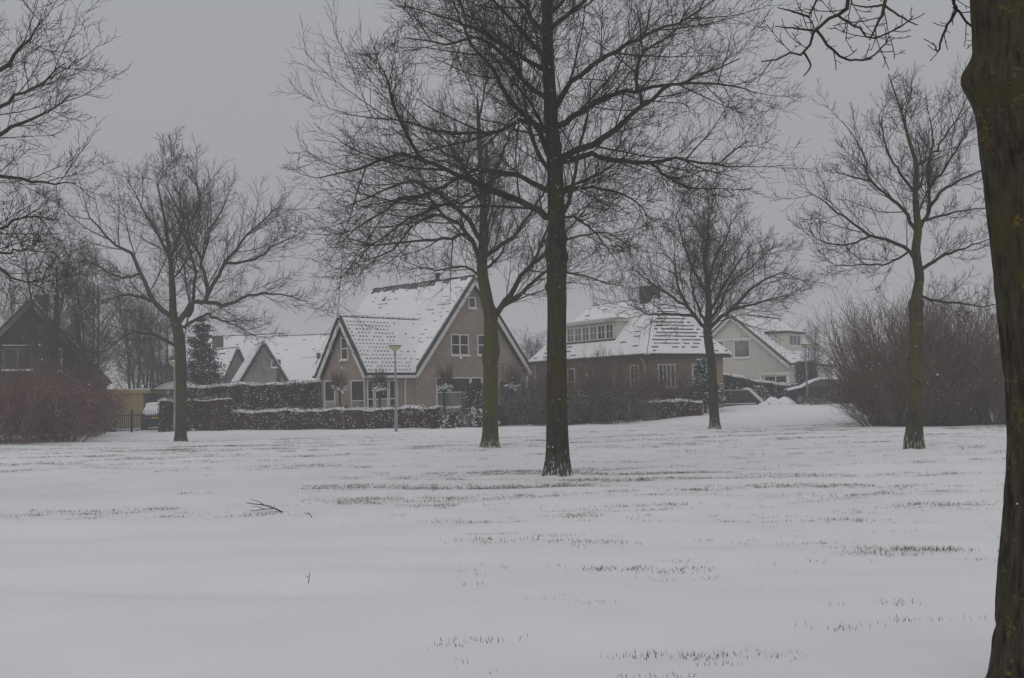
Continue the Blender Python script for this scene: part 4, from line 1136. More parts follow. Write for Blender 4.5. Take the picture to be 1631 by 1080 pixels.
obj('downpipe', mesh_from('downpipe', v, [q], True), M['white_paint'], h1)
window(h1, 'y', .30, 4.30, 4.86, 6.58, 7.22, 1, 1)
window(h1, 'y', .30, 2.90, 4.26, 3.86, 5.06, 2, 2)
window(h1, 'y', .30, 4.94, 6.20, 3.88, 5.08, 2, 2)
window(h1, 'y', .30, 1.75, 4.33, .95, 2.62, 1, 2, lower='curtain', bar=.03)
window(h1, 'y', .30, 4.36, 5.25, 1.0, 2.62, 1, 2)
window(h1, 'x', -3.05, 1.82, 2.44, 3.62, 4.82, 1, 2)
window(h1, 'x', -3.05, 3.02, 4.0, .3, 2.55, 1, 2, lower='glass_pale')
window(h1, 'x', -3.05, .42, 1.60, .35, 2.52, 1, 2, lower='glass_pale')
window(h1, 'y', .335, -3.0, -2.56, .5, 2.5, 1, 2, sill=False)
window(h1, 'y', .335, -2.5, -1.62, .5, 2.5, 1, 2, lower='glass_pale')
window(h1, 'y', .335, -1.56, -.98, .5, 2.5, 1, 2)
dr = MB().box(6.85, 7.75, .26, .31, .0, 2.3); d_ = dr.build('door', M['wood_dark'], h1)
MB().box(7.62, 7.66, .20, .262, 1.0, 1.12).build('handle', M['rim'], d_)
for x in (6.7, 7.8, 8.5): MB().box(x, x + .12, .12, .24, 0, 2.35).build('porch_post', M['wood_dark'], h1)
ch = MB().box(4.49, 4.67, 3.13, 3.31, 8.2, 8.80).build('flue', M['tile'], h1); MB().box(4.45, 4.71, 3.09, 3.35, 8.802, 8.90).build('flue_cap', M['tile'], ch)
def skylight(parent, x, y, w=.5):
    z = pz(x) + .20
    d = Vector((1, 0, sl)).normalized(); n = Vector((-sl, 0, 1)).normalized()
    MB().obox((x, y, z), d * .16, (0, w / 2, 0), n * .06).build('roof_vent', M['tile'], parent)
rb = random.Random(4); mbr = MB(); dS = Vector((1, 0, sl)).normalized(); nS = Vector((-sl, 0, 1)).normalized()
for k in range(30):      # bare tiles along the top course
    y_ = .5 + k * .305
    if rb.random() < (.95 if y_ > 3.2 else .45):
        ln_ = rb.uniform(.10, .20); mbr.obox(Vector((W1 / 2, y_, HR)) - dS * (ln_ + .02) + nS * .20, dS * ln_, (0, rb.uniform(.10, .15), 0), nS * .012)
o_ = mbr.build('bare_ridge_course', M['tile'], h1); o_['kind'] = 'stuff'
skylight(h1, 3.75, 1.9); skylight(h1, 3.85, 7.3, .35)
MB().slab([(-.06, .06, 2.88), (.06, -.02, 2.90), (vt + .05, 2.10, 5.93), (vt - .08, 2.2, 5.95)], .05).build('valley_lead', M['roof_snow'], h1)

# --- the hip-roofed house with the dormer
A2 = .522
h2 = hlocal(7.03, 55.62, A2, 'tan brick house with hipped snowy roof and long white-framed dormer', 'hip_roofed_house', z=.45)
W2, L2, E2, R2h = 5.65, 12.0, 2.98, 6.22
MB().box(.28, W2 - .28, .28, L2 - .28, -.6, E2 + .02).build('wall', M['brick_tan'], h2)
ap, ap2 = (W2 / 2, W2 / 2, R2h), (W2 / 2, L2 - W2 / 2, R2h)
roof_plane(h2, [(0, 0, E2), (0, L2, E2), ap2, ap], rows=(.36, .5, .10, .14, .020, lambda u, v: 3.2 if u > 6.5 and v < 1.6 else .6), seed=11, dark='tile', inset=.012)
roof_plane(h2, [(W2, 0, E2), (0, 0, E2), ap], rows=(.27, .21, .012, .9, .024, lambda u, v: 1.0 if (u > 1.9 - .35 * v + .5 * math.sin(v * 3)) and .45 < v else (.4 if v > .3 else .1)), seed=12, dark='tile', inset=.012)
roof_plane(h2, [(W2, 0, E2), (W2, L2, E2), ap2, ap], seed=13)
roof_plane(h2, [(0, L2, E2), (W2, L2, E2), ap2], seed=14)
hv = Vector((W2 / 2, W2 / 2, R2h - E2)); hn = Vector((-1, -1, 1.1)).normalized()
MB().obox(Vector((0, 0, E2)) + hv * .5 + hn * .10, hv * .5, Vector((1, -1, 0)).normalized() * .16, hn * .085).build('hip_snow', M['roof_snow'], h2, bevel=.04)
MB().obox(Vector((0, 0, E2)) + hv * .5 + hn * .17, hv * .5, Vector((1, -1, 0)).normalized() * .016, hn * .035).build('hip_strip', M['tile'], h2)
hv2 = Vector((-W2 / 2, W2 / 2, R2h - E2)); hn2 = Vector((1, -1, 1.1)).normalized()
MB().obox(Vector((W2, 0, E2)) + hv2 * .5 + hn2 * .10, hv2 * .5, Vector((1, 1, 0)).normalized() * .16, hn2 * .085).build('hip_snow', M['roof_snow'], h2, bevel=.04)
hv3 = Vector((W2 / 2, -W2 / 2, R2h - E2)); hn3 = Vector((-1, 1, 1.1)).normalized()
MB().obox(Vector((0, L2, E2)) + hv3 * .5 + hn3 * .10, hv3 * .5, Vector((1, 1, 0)).normalized() * .16, hn3 * .085).build('hip_snow', M['roof_snow'], h2, bevel=.04)
ridge_tiles(h2, (W2 / 2, W2 / 2, R2h + .06), (W2 / 2, L2 - W2 / 2, R2h + .06), cover=.9, seed=4, r=.08)
MB().box(-.10, -.005, .05, L2 - .1, E2 - .10, E2 + .02).build('gutter', M['tile'], h2); MB().box(.0, W2, -.10, -.005, E2 - .10, E2 + .02).build('gutter', M['tile'], h2)
MB().box(.02, .28, .05, L2 - .1, E2 - .10, E2 - .03).build('soffit', M['wood_dark'], h2); MB().box(.3, W2 - .1, .02, .28, E2 - .10, E2 - .03).build('soffit', M['wood_dark'], h2)
v, q = tubes(np.array([[[-.05, .5, E2 - .1], [.08, .5, E2 - .25], [.22, .5, E2 - .45], [.22, .5, 1.2], [.22, .5, -.4]]]), np.full((1, 5), .045), 8)
obj('downpipe', mesh_from('downpipe', v, [q], True), M['white_paint'], h2)
window(h2, 'x', .28, 1.12, 1.86, 1.35, 2.55, 2, 3, sill=False, bar=.025)
window(h2, 'x', .28, 7.3, 8.1, 1.0, 2.55, 1, 2)
window(h2, 'y', .28, .88, 2.02, 1.3, 2.55, 4, 1, bar=.03)
window(h2, 'y', .28, 3.16, 4.5, .9, 2.55, 3, 2, bar=.03)
chm = MB().box(2.40, 3.22, 2.9, 3.75, 5.4, 6.95).build('chimney', M['brick_dark'], h2)
MB().box(2.33, 3.29, 2.83, 3.82, 6.952, 7.03).build('chimney_cap', M['concrete'], chm)
v, q = tubes(np.array([[[2.8, 3.3, 7.0], [2.8, 3.3, 7.15], [2.8, 3.3, 7.3]]]), np.array([[.16, .13, .13]]), 10); obj('chimney_pot', mesh_from('chimney_pot', v, [q], True), M['tile'], chm)
MB().box(2.36, 3.26, 2.86, 3.79, 7.032, 7.09).build('snow_on_chimney', M['roof_snow'], chm)
# dormer: front at x=1.15, from y=3.7 to 9.6, flat snowy roof
DX = .70
MB().box(DX, 2.9, 3.72, 9.6, 3.6, 5.06).build('dormer_wall', M['cream_paint'], h2)
MB().box(DX - .22, 2.7, 3.58, 9.74, 5.062, 5.20).build('dormer_fascia', M['cream_paint'], h2)
MB().box(DX - .20, 2.7, 3.60, 9.72, 5.202, 5.30).build('dormer_snow', M['roof_snow'], h2, bevel=.03)
for k in range(7):
    y0 = 3.92 + k * .80
    window(h2, 'x', DX, y0, y0 + .74, 4.10, 4.94, 2, 2, sill=False, fw=.05, bar=.02, glass='curtain' if k > 1 else 'glass')
MB().box(DX - .10, DX - .003, 3.72, 9.6, 3.99, 4.07).build('dormer_sill', M['wood_dark'], h2)

# --- the white brick house on the right
A3 = -.62
h3 = hlocal(20.30, 78.01, A3, 'off-white brick house with a broad gable and a chimney on the right', 'white_house', z=.5)
W3, L3, E3, R3 = 9.2, 9.9, 2.75, 6.65
MB().prism([(-W3 + .25, -.6), (-.25, -.6), (-.25, E3 + .03), (-W3 / 2, R3 - .2), (-W3 + .25, E3 + .03)], 'y', .3, L3 - .3).build('wall', M['brick_white'], h3)
roof_plane(h3, [(0, 0, E3), (0, L3, E3), (-W3 / 2, L3, R3), (-W3 / 2, 0, R3)], rows=(.33, .2, .1, .18, .02, None), seed=21)
roof_plane(h3, [(-W3, 0, E3), (-W3, L3, E3), (-W3 / 2, L3, R3), (-W3 / 2, 0, R3)], seed=22)
verge(h3, (0, -.03, E3 - .05), (-W3 / 2 + .02, -.03, R3), (0, -1, 0), 'cream_paint'); verge(h3, (-W3, -.03, E3 - .05), (-W3 / 2 - .02, -.03, R3), (0, -1, 0), 'cream_paint')
ridge_tiles(h3, (-W3 / 2, 1.5, R3 + .1), (-W3 / 2, L3, R3 + .1), cover=.5, seed=5, r=.14)
MB().prism([(-6.9, 4.93), (-2.75, 4.93), (-W3 / 2, 6.35)], 'y', .235, .297).build('gable_boarding', M['cream_paint'], h3)
MB().box(-6.9, -2.75, .20, .29, 4.80, 4.925).build('gable_beam', M['white_paint'], h3)
window(h3, 'y', .3, -4.50, -3.20, 3.45, 4.78, 1, 1, glass='curtain'); window(h3, 'y', .3, -6.35, -5.30, 3.45, 4.78, 1, 1, glass='curtain')
bay = MB().box(-2.35, -.02, -.25, .29, 2.05, 2.28); b_ = bay.build('bay_window', M['cream_paint'], h3)
MB().box(-2.3, -2.18, -.2, -.08, -.5, 2.048).build('post', M['white_paint'], b_); MB().box(-.2, -.06, -.2, -.08, -.5, 2.048).build('post', M['white_paint'], b_)
window(h3, 'y', .3, -2.15, -.4, .9, 2.02, 2, 1)
ch = MB().box(-5.0, -4.1, .9, 1.7, 6.0, 7.25).build('chimney', M['brick_white'], h3); MB().box(-5.06, -4.04, .84, 1.76, 7.252, 7.32).build('chimney_cap', M['concrete'], ch)
v, q = tubes(np.array([[[-4.55, 1.3, 7.3], [-4.55, 1.3, 7.42], [-4.55, 1.3, 7.5]]]), np.array([[.3, .34, .05]]), 10); obj('chimney_cowl', mesh_from('chimney_cowl', v, [q], True), M['tile'], ch)
MB().box(-3.2, -1.1, 2.2, 5.6, 3.7, 5.25).build('dormer', M['cream_paint'], h3); MB().box(-3.3, -.9, 2.0, 5.8, 5.252, 5.40).build('dormer_roof', M['tile'], h3); MB().box(-3.3, -.92, 2.02, 5.78, 5.402, 5.47).build('dormer_snow', M['roof_snow'], h3)
window(h3, 'x', -1.1, 2.7, 5.1, 4.3, 5.15, 3, 1, sign=1, sill=False)
MB().box(.005, .1, .0, L3 - .1, E3 - .12, E3 + .0).build('gutter', M['cream_paint'], h3)

# --- the dark boarded house on the left
hl = hlocal(-26.2, 57.95, .42, 'dark boarded house with steep gable and brick chimney at the left edge', 'dark_gabled_house')
WL, EL, RL, LL = 4.05, 2.70, 7.22, 9.0
MB().prism([(-WL + .2, -.1), (WL - .2, -.1), (WL - .2, EL), (0, RL - .22), (-WL + .2, EL)], 'y', .25, LL).build('wall', M['dark_board'], hl)
roof_plane(hl, [(WL, -.05, EL - .03), (WL, LL + .2, EL - .03), (0, LL + .2, RL), (0, -.05, RL)], seed=31, rows=(.34, .3, .1, .2, .02, None)); roof_plane(hl, [(-WL, -.05, EL - .03), (-WL, LL + .2, EL - .03), (0, LL + .2, RL), (0, -.05, RL)], seed=32)
verge(hl, (WL + .02, -.09, EL - .06), (.02, -.09, RL), (0, -1, 0), 'wood_trim', .2); verge(hl, (-WL - .02, -.09, EL - .06), (-.02, -.09, RL), (0, -1, 0), 'wood_trim', .2)
for k in range(20):   # overlapping boards of the gable
    z = 3.0 + k * .19
    hw = (RL - .3 - z) / (RL - EL) * WL - .15
    if hw > .3:
        mb = MB(); mb.prism([(.215, z), (.245, z), (.245, z + .18), (.232, z + .18)], 'x', -hw, hw); mb.build('board', M['dark_board'], hl)
MB().box(.20, .88, -.02, .21, -.1, 6.0).build('chimney_breast', M['brick_dark'], hl)
MB().box(3.05, WL - .22, .10, .246, -.1, 3.0).build('brick_corner', M['brick_dark'], hl)
MB().box(-WL + .22, 3.05, .16, .246, -.1, 2.9).build('brick_base', M['brick_dark'], hl)
ch = MB().box(.20, .92, 1.2, 1.95, 6.2, 7.62).build('chimney', M['brick_dark'], hl); MB().box(.14, .98, 1.14, 2.01, 7.622, 7.70).build('chimney_cap', M['tile'], ch)
window(hl, 'y', .20, -1.35, .12, 3.50, 4.68, 2, 1, frame='wood_trim', glass='glass')
window(hl, 'y', .20, 1.02, 1.62, 3.40, 4.66, 1, 1, frame='white_paint', glass='curtain')
MB().box(-1.4, .15, .10, .20, 4.80, 4.86).build('lintel', M['cream_paint'], hl); MB().box(1.6, 3.0, .06, .20, 2.3, 2.37).build('ledge', M['roof_snow'], hl)
v, q = tubes(np.array([[[3.9, -.12, EL - .1], [3.86, .0, 2.4], [3.86, .05, 2.1], [3.86, .05, 1.0], [3.86, .05, 0]]]), np.full((1, 5), .045), 8); obj('downpipe', mesh_from('downpipe', v, [q], True), M['concrete'], hl)

# --- yellow garage, carport and driveway side
ga = thing('garage', 'yellow flat-roofed garage behind the iron gate', 'garage', (-24.9, 66.0, -.03), .1)
MB().box(0, 2.2, 0, 5, 0, 2.12).build('wall', M['brick_dark'], ga)
MB().box(-.1, 2.5, -.12, 5.1, 2.122, 2.36).build('fascia', M['yellow_trim'], ga)
for k in range(5): MB().box(.12 + k * .38, .12 + k * .38 + .37, -.05, -.003, .05, 2.1).build('door_board', M['brick_yellow'], ga)
MB().box(-.08, 2.48, -.10, 5.08, 2.362, 2.43).build('snow_on_roof', M['roof_snow'], ga)
cp = thing('carport', 'carport with a dark arched roof edge right of the yellow garage', 'carport', (-22.4, 66.0, -.03), .1)
arc = [(i / 14 * 3.6, 2.32 + .62 * math.sin(math.pi * i / 14) ** .8) for i in range(15)]
P = np.array([[[x, 0, z] for x, z in arc]]); v, q = tubes(P, np.full((1, 15), .05), 6); obj('arched_beam', mesh_from('arched_beam', v, [q], True), M['iron'], cp)
MB().box(0, 3.6, -.06, .06, 2.26, 2.34).build('tie_beam', M['iron'], cp)
MB().prism([(x, z + .03) for x, z in arc], 'y', .1, 4.5).build('snowy_canopy', M['roof_snow'], cp)
for x in (.05, 3.5): MB().box(x, x + .1, -.05, .05, 0, 2.26).build('post', M['iron'], cp)
MB().box(.35, 3.4, 4.2, 4.3, 0, 2.2).build('back_wall', M['cream_paint'], cp)

# --- houses farther back
def back_house(label, x, y, rz, w, L, he, hr, wallm, side_win=(), seed=0, chim=None, name='distant_house'):
    """gable at y=0 facing -y, ridge along +y, x from 0 to w"""
    h = hlocal(x, y, rz, label, name)
    MB().prism([(.15, -.1), (w - .15, -.1), (w - .15, he), (w / 2, hr - .15), (.15, he)], 'y', .2, L - .2).build('wall', M[wallm], h)
    roof_plane(h, [(0, 0, he), (0, L, he), (w / 2, L, hr), (w / 2, 0, hr)], seed=seed, rows=(.4, .3, .3, .10, .015, None)); roof_plane(h, [(w, 0, he), (w, L, he), (w / 2, L, hr), (w / 2, 0, hr)], seed=seed + 1, rows=(.4, .3, .3, .10, .015, None))
    ridge_tiles(h, (w / 2, 0, hr + .06), (w / 2, L, hr + .06), cover=.9, seed=seed, r=.08)
    for (a0, a1, z0, z1) in side_win: window(h, 'y', .2, a0, a1, z0, z1, 1, 1, glass='curtain')
    if chim: MB().box(*chim).build('chimney', M['brick_dark'], h)
    return h
# long roof seen broadside behind the garage: ridge across the view
hb = back_house('long low house with a wide snowy roof behind the yellow garage', -20.9, 86.5, 1.25, 9.0, 17.0, 2.6, 7.0, 'brick_grey', seed=41)
MB().box(1.9, 2.25, 5.4, 5.6, 4.4, 5.6).build('vent_pipe', M['tile'], hb); MB().box(1.4, 1.9, 9.0, 11.2, 4.35, 4.62).build('skylight', M['tile'], hb)
back_house('distant small gabled house with a chimney right of the conifer', -23.2, 86.0, .85, 2.6, 6.0, 3.2, 5.7, 'brick_grey', seed=45, chim=(1.2, 1.9, 3.0, 3.6, 5.6, 6.9))
hg = back_house('distant grey gable with one small window behind the tall dark hedge', -20.4, 80.0, .35, 3.5, 6.0, 2.9, 5.8, 'brick_grey', [(2.3, 2.75, 4.0, 4.6)], seed=47)
MB().box(2.7, 3.0, .1, .19, 2.6, 4.6).build('timber_fin', M['wood_dark'], hg)
hr_ = back_house('snowy roof seen broadside between dark hedge and brick house', -11.6, 82.5, 1.36, 8.0, 9.5, 2.7, 6.7, 'brick_grey', seed=49)
v, q = tubes(np.array([[[1.9, 4.4, 4.5], [1.9, 4.4, 5.1], [1.9, 4.4, 5.25]]]), np.array([[.12, .12, .22]]), 8); obj('roof_cowl', mesh_from('roof_cowl', v, [q], True), M['tile'], hr_)

# ------------------------------------------------------------------ street lamps
def street_lamp(label, x, y, h):
    root = thing('street_lamp', label, 'street lamp', (x, y, float(ground(x, y)) - .02), 0, 'street lamps along the lawn')
    def lathe(prof, S=20):
        n = len(prof); a = np.arange(S) * 2 * math.pi / S
        V = np.array([[r * math.cos(t), r * math.sin(t), z] for r, z in prof for t in a])
        idx = np.arange(n * S).reshape(n, S); nx = np.roll(idx, -1, 1)
        return mesh_from('lathe', V, [np.stack([idx[:-1], nx[:-1], nx[1:], idx[1:]], -1).reshape(-1, 4)], True)
    obj('pole', lathe([(.075, 0), (.075, .9), (.06, .95), (.052, 1.1), (.04, h - .28)]), M['lamp_pole'], root)
    obj('collar', lathe([(.05, h - .36), (.055, h - .27), (.045, h - .26)]), M['lamp_pole'], root)
    obj('lamp_bowl', lathe([(.05, h - .28), (.12, h - .22), (.21, h - .13), (.275, h - .045), (.28, h - .03)]), M['lamp_bowl'], root)
    obj('lamp_cap', lathe([(.27, h - .035), (.295, h - .03), (.295, h), (.2, h + .025), (.0, h + .035)]), M['lamp_cap'], root)
    obj('snow_on_lamp', lathe([(.27, h + .002), (.24, h + .045), (.12, h + .06), (0, h + .062)]), M['snow'], root)
street_lamp('street lamp standing before the beech hedge and brick house', -5.26, 47.84, 3.88)
street_lamp('street lamp partly hidden by the spreading tree on the left', -17.3, 54.6, 3.62)
street_lamp('street lamp between white house and red-brown thicket', 17.05, 62.0, 3.5)

# ------------------------------------------------------------------ iron gate
gt = thing('iron_gate', 'black iron double gate with thin upright bars before the garage', 'gate', (-21.15, 55.2, -.03), .05)
bar_me = None
for k in range(27):
    x = .1 + k * .105
    hgt = 1.02 + .16 * math.sin(math.pi * ((k * .105) % 1.42) / 1.42)
    MB().box(x - .011, x + .011, -.011, .011, .08, hgt).build('bar', M['iron'], gt)
for z0 in (.14, .90): MB().box(.04, 1.42, -.018, .018, z0, z0 + .04).build('rail', M['iron'], gt); MB().box(1.54, 2.86, -.018, .018, z0, z0 + .04).build('rail', M['iron'], gt)
for x in (0, 1.43, 2.86): MB().box(x - .045, x + .045, -.045, .045, 0, 1.22).build('post', M['iron'], gt)

# ------------------------------------------------------------------ cars
def hatchback(label, x, y, rz, snowy=True, z=None):
    """car with its tail towards -y: body, glass, lights, wheels, plate and the snow lying on it"""
    root = thing('parked_car', label, 'car', (x, y, float(ground(x, y)) if z is None else z), rz)
    W_ = .84
    prof = [(-.02, .30), (-.04, .55), (.02, .78), (.10, .92), (1.2, .98), (2.85, .95), (3.7, .80), (3.86, .62), (3.88, .32)]
    def loft(prof_pts, wid, name, mat, par, bev=.05):
        mb = MB(); mb.prism(prof_pts, 'x', -wid, wid); return mb.build(name, mat, par, bevel=bev, smooth=False)
    body = loft(prof, W_, 'body', M['car_dark'], root, .06)
    cab = [(.12, .92), (.42, 1.34), (.70, 1.43), (1.75, 1.45), (2.15, 1.36), (2.95, .95)]
    mb = MB(); n = len(cab)
    mb.v = [(-W_ * (.96 - .20 * (z - .92) / .5), y_, z) for y_, z in cab] + [(W_ * (.96 - .20 * (z - .92) / .5), y_, z) for y_, z in cab]
    mb.f = [tuple(range(n)), tuple(range(2 * n - 1, n - 1, -1))] + [(i, n + i, n + (i + 1) % n, (i + 1) % n) for i in range(n)]
    mb.build('cabin', M['car_dark'], root, bevel=.03)
    MB().slab([(-.60, .17, .99), (.60, .17, .99), (.54, .41, 1.31), (-.54, .41, 1.31)], -.02).build('rear_window', M['glass'], root)
    for s in (-1, 1):
        g = MB(); g.v = [(s * .805, .62, 1.0), (s * .805, 2.5, 1.0), (s * .70, 2.05, 1.33), (s * .70, .75, 1.36), (s * .79, .62, 1.0), (s * .79, 2.5, 1.0), (s * .68, 2.05, 1.33), (s * .68, .75, 1.36)]
        g.f = [(0, 1, 2, 3), (7, 6, 5, 4), (0, 4, 5, 1), (1, 5, 6, 2), (2, 6, 7, 3), (3, 7, 4, 0)]; g.build('side_window', M['glass'], root)
        MB().box(s * .70 - .1, s * .70 + .1, -.05, .05, .66, .90).build('tail_light', M['red_lens'], root, bevel=.015)
        MB().box(s * .60 - .14, s * .60 + .14, 3.76, 3.86, .58, .70).build('headlight', M['glass_pale'], root, bevel=.015)
        for yy in (.62, 3.05):
            t = np.arange(24) * 2 * math.pi / 24
            def wheel(r, x0, x1):
                V = np.array([[x_, yy + r * math.cos(a), .30 + r * math.sin(a)] for x_ in (x0, x1) for a in t] + [[x0, yy, .30], [x1, yy, .30]])
                f = [(i, (i + 1) % 24, 24 + (i + 1) % 24, 24 + i) for i in range(24)] + [(48, (i + 1) % 24, i) for i in range(24)] + [(49, 24 + i, 24 + (i + 1) % 24) for i in range(24)]
                return mesh_from('wheel', V, f)
            wv = obj('wheel', wheel(.30, s * .66, s * .86), M['tyre'], root); obj('rim', wheel(.19, s * .80, s * .868), M['rim'], wv)
    MB().box(-.82, .82, -.10, .02, .32, .54).build('bumper', M['car_dark'], root, bevel=.03)
    MB().box(-.26, .26, -.075, -.05, .60, .71).build('number_plate', M['plate'], root)
    if snowy:
        def sheet(pts, nm):     # lumpy snow lying on a row of (y, z, halfwidth) stations
            V = []; S_ = 9
            for y_, z_, hw in pts:
                for i in range(S_):
                    u = -1 + 2 * i / (S_ - 1)
                    V.append((u * hw, y_, z_ + .07 * (1 - u ** 4) + .015 * math.sin(y_ * 7 + u * 5)))
            m_ = len(V); V += [(a, b, c - .06) for a, b, c in V]
            idx = np.arange(m_).reshape(-1, S_); q_ = np.stack([idx[:-1, :-1], idx[:-1, 1:], idx[1:, 1:], idx[1:, :-1]], -1).reshape(-1, 4)
            ring = np.concatenate([idx[0, :], idx[1:, -1], idx[-1, ::-1][1:], idx[::-1, 0][1:-1]]); rn_ = np.roll(ring, -1)
            obj(nm, mesh_from(nm, np.array(V), [q_, q_[:, ::-1] + m_, np.stack([ring, ring + m_, rn_ + m_, rn_], -1)], True), M['snow'], root)
        sheet([(.40, 1.33, .60), (.7, 1.43, .64), (1.2, 1.45, .66), (1.75, 1.46, .66), (2.15, 1.37, .66)], 'snow_on_roof')
        sheet([(2.15, 1.37, .66), (2.5, 1.20, .70), (2.9, 1.0, .76), (3.3, .93, .78), (3.7, .83, .76)], 'snow_on_bonnet')
        sheet([(-.03, .78, .72), (.06, .93, .76), (.16, .99, .74), (.28, 1.15, .68), (.40, 1.33, .60)], 'snow_on_tail')
    return root
hatchback('snow-covered dark hatchback seen from behind the iron gate', -20.05, 60.0, .25)
hatchback('snow-capped dark car beside the low wall near the right lamp', 19.9, 63.3, 1.50)
hatchback('snow-covered car mostly hidden behind the brown shrubs', 1.6, 54.7, -1.45)

# ------------------------------------------------------------------ dark planter walls with snow by the white house
pw = thing('planter_wall', 'dark planter with a sloping snow-capped end right of the round-headed tree', 'planter', (11.6, 61.2, .40), .12)
MB().prism([(0, 0), (4.6, 0), (4.6, .35), (2.75, .35), (1.95, 1.12), (0, 1.12)], 'y', 0, .35).build('wall', M['dark_wall'], pw)
MB().prism([(2.72, .352), (1.93, 1.13), (1.72, 1.13), (1.72, 1.25), (2.0, 1.27), (2.9, .42), (2.9, .352)], 'y', -.04, .39).build('snow_on_slope', M['snow'], pw, bevel=.035)
MB().box(0, 1.70, -.02, .37, 1.122, 1.15).build('snow_cap', M['snow'], pw)
MB().box(-.3, 2.9, -.42, -.16, -.05, .34).build('lower_wall', M['dark_wall'], pw); MB().box(-.32, 2.2, -.44, -.14, .342, .38).build('snow_ledge', M['snow'], pw)
def mound(name, label, x, y, z, rx, ry, h, seed, cat='snow'):
    V = []; S_, T_ = 22, 8
    for j in range(T_ + 1):
        for i in range(S_):
            a = 2 * math.pi * i / S_; t = j / T_; rr = 1 - t
            k = 1 + .22 * mnoise.noise(Vector((math.cos(a) * 1.5 + seed, math.sin(a) * 1.5, t)))
            V.append((rx * rr * k * math.cos(a), ry * rr * k * math.sin(a), h * (1 - rr ** 2.2) * (1 + .2 * mnoise.noise(Vector((math.cos(a) * rr * 2, math.sin(a) * rr * 2, seed)))) - .02))
    idx = np.arange((T_ + 1) * S_).reshape(T_ + 1, S_); nx = np.roll(idx, -1, 1)
    o = obj(name, mesh_from(name, np.array(V), [np.stack([idx[:-1], nx[:-1], nx[1:], idx[1:]], -1).reshape(-1, 4)], True), M['snow'], None, (x, y, z))
    tag(o, label, cat)
mound('snow_heap', 'left rounded snow heap on top of the low planter wall', 15.0, 61.9, .70, .55, .4, .42, 1)
mound('snow_heap', 'right rounded snow heap on top of the low planter wall', 15.75, 62.0, .70, .6, .4, .40, 2)
mound('snow_heap', 'small snow heap on the ground before the planter wall', 14.2, 60.7, .58, .42, .35, .27, 3)
gp = thing('gate_post', 'grey post at the low end of the sloping dark hedge', 'post', (17.15, 65.2, .55), .1)
MB().box(-.14, .14, -.14, .14, 0, 1.25).build('shaft', M['fence_blue'], gp, bevel=.01); MB().box(-.17, .17, -.17, .17, 1.252, 1.32).build('snow_cap', M['snow'], gp, bevel=.02)

# ------------------------------------------------------------------ fallen twigs on the snow
def fallen(label, pts_list, rad, x, y, rz, name='fallen_branch'):
    z = float(ground(x, y))
    root = thing(name, label, 'branch', (x, y, z), rz, 'fallen twigs on the snow')
    for k, (pts, r) in enumerate(pts_list):
        P = resample(np.array(pts), 8); v, q = tubes(P[None], np.linspace(r, r * .45, 8)[None], 6)
        obj('stem' if k == 0 else 'side_twig', mesh_from('stick', v, [q], True), M['stick'], root)
fallen('forked dark branch lying on the snow in the left foreground',
       [([(.27, -.15, .0), (.15, -.06, .05), (0, .02, .09), (-.16, .06, .11), (-.26, .05, .13)], .011), ([(.14, -.06, .05), (.02, -.12, .05), (-.1, -.16, .04), (-.18, -.16, .05)], .007),
        ([(0, .02, .09), (-.1, .1, .14), (-.22, .12, .17)], .006), ([(.02, -.12, .05), (-.08, -.08, .08), (-.17, -.1, .09)], .005), ([(-.05, .03, .1), (-.16, -.02, .12)], .005)], 0, *at(421, 808, 15.1)[:2], .1)
fallen('small bent twig just right of the forked branch', [([(.05, 0, .0), (.02, .03, .05), (-.05, .03, .07)], .006), ([(.02, .03, .05), (0, .05, .08)], .004)], 0, *at(491, 822, 14.1)[:2], .3)
fallen('tiny upright twig in the bare snow below the forked branch', [([(0, 0, -.02), (.01, 0, .04), (.005, .01, .075)], .004), ([(.01, 0, .03), (-.03, 0, .045)], .003)], 0, *at(491, 922, 9.2)[:2], 0)
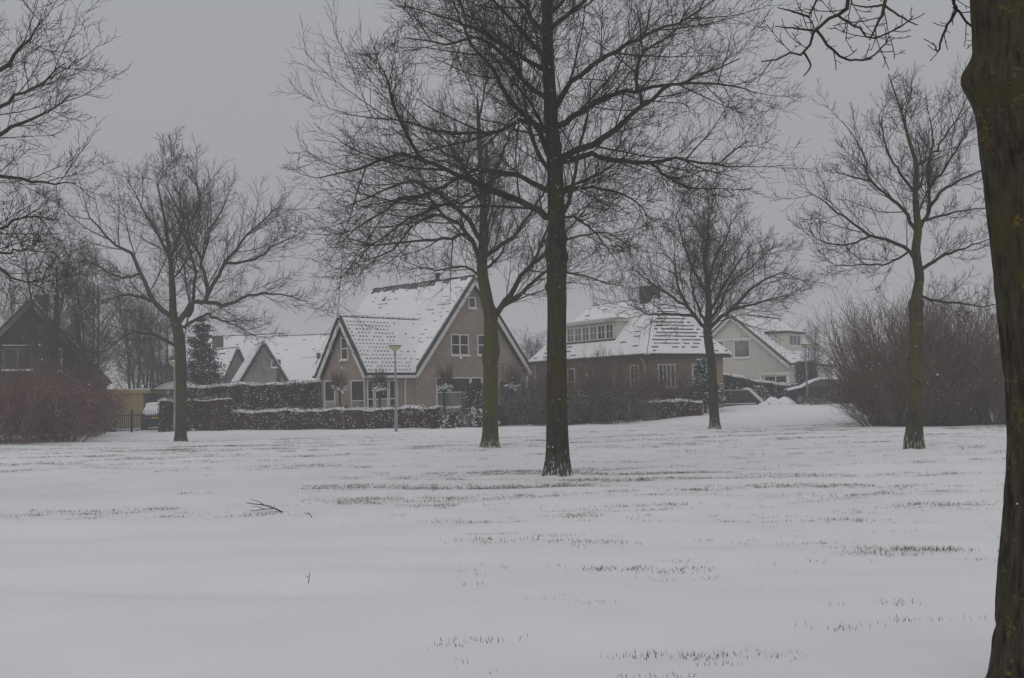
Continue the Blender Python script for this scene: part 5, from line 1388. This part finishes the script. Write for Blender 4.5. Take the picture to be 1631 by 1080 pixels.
fallen('thin twig sticking up right of the slender tree', [([(.12, 0, -.02), (.02, .02, .06), (-.08, 0, .13)], .007), ([(.02, .02, .06), (.03, .05, .15)], .005)], 0, *at(1532, 719, 25.5)[:2], 0)
fallen('small dark twig tip before the mossy tree', [([(-.06, 0, -.02), (0, .02, .05), (.07, .0, .06)], .006), ([(0, .02, .05), (.02, .03, .1)], .004)], 0, *at(690, 783, 17.4)[:2], .4)

# ------------------------------------------------------------------ snow in the air
def falling_snow():
    r2 = np.random.default_rng(77)
    n = 11000
    y = 3.0 + 47 * r2.random(n) ** .75
    x = r2.uniform(-.60, .60, n) * (y + 3); z = r2.uniform(.1, 13, n)
    s = r2.uniform(.0028, .0078, n)
    o6 = np.array([[1, 0, 0], [0, 1, 0], [-1, 0, 0], [0, -1, 0], [0, 0, 1], [0, 0, -1]], float)
    V = o6[None] * s[:, None, None] * r2.uniform(.6, 1.3, (n, 6, 1)) + np.stack([x, y, z], -1)[:, None, :]
    f = np.array([[0, 1, 4], [1, 2, 4], [2, 3, 4], [3, 0, 4], [1, 0, 5], [2, 1, 5], [3, 2, 5], [0, 3, 5]])
    F = (np.arange(n)[:, None, None] * 6 + f[None]).reshape(-1, 3)
    o = obj('falling_snowflakes', mesh_from('falling_snowflakes', V.reshape(-1, 3), [F], True), M['snow'])
    tag(o, 'snowflakes drifting through the air over the lawn', 'snow', kind='stuff')
falling_snow()

# ------------------------------------------------------------------ haze of the snowfall
hz = MB().box(-315, 315, -55, 315, -1.6, 17.5).build('haze', None)
hm = bpy.data.materials.new('snowfall_haze'); hm.use_nodes = True
hn_ = hm.node_tree.nodes; hn_.remove(hn_['Principled BSDF'])
pv = hn_.new('ShaderNodeVolumePrincipled'); pv.inputs['Color'].default_value = (.97, .98, 1, 1); pv.inputs['Density'].default_value = .0027; pv.inputs['Anisotropy'].default_value = .2
hm.node_tree.links.new(pv.outputs[0], hn_['Material Output'].inputs['Volume'])
hz.data.materials.append(hm)
tag(hz, 'pale air thick with fine falling snow over the whole park', 'haze', kind='stuff')
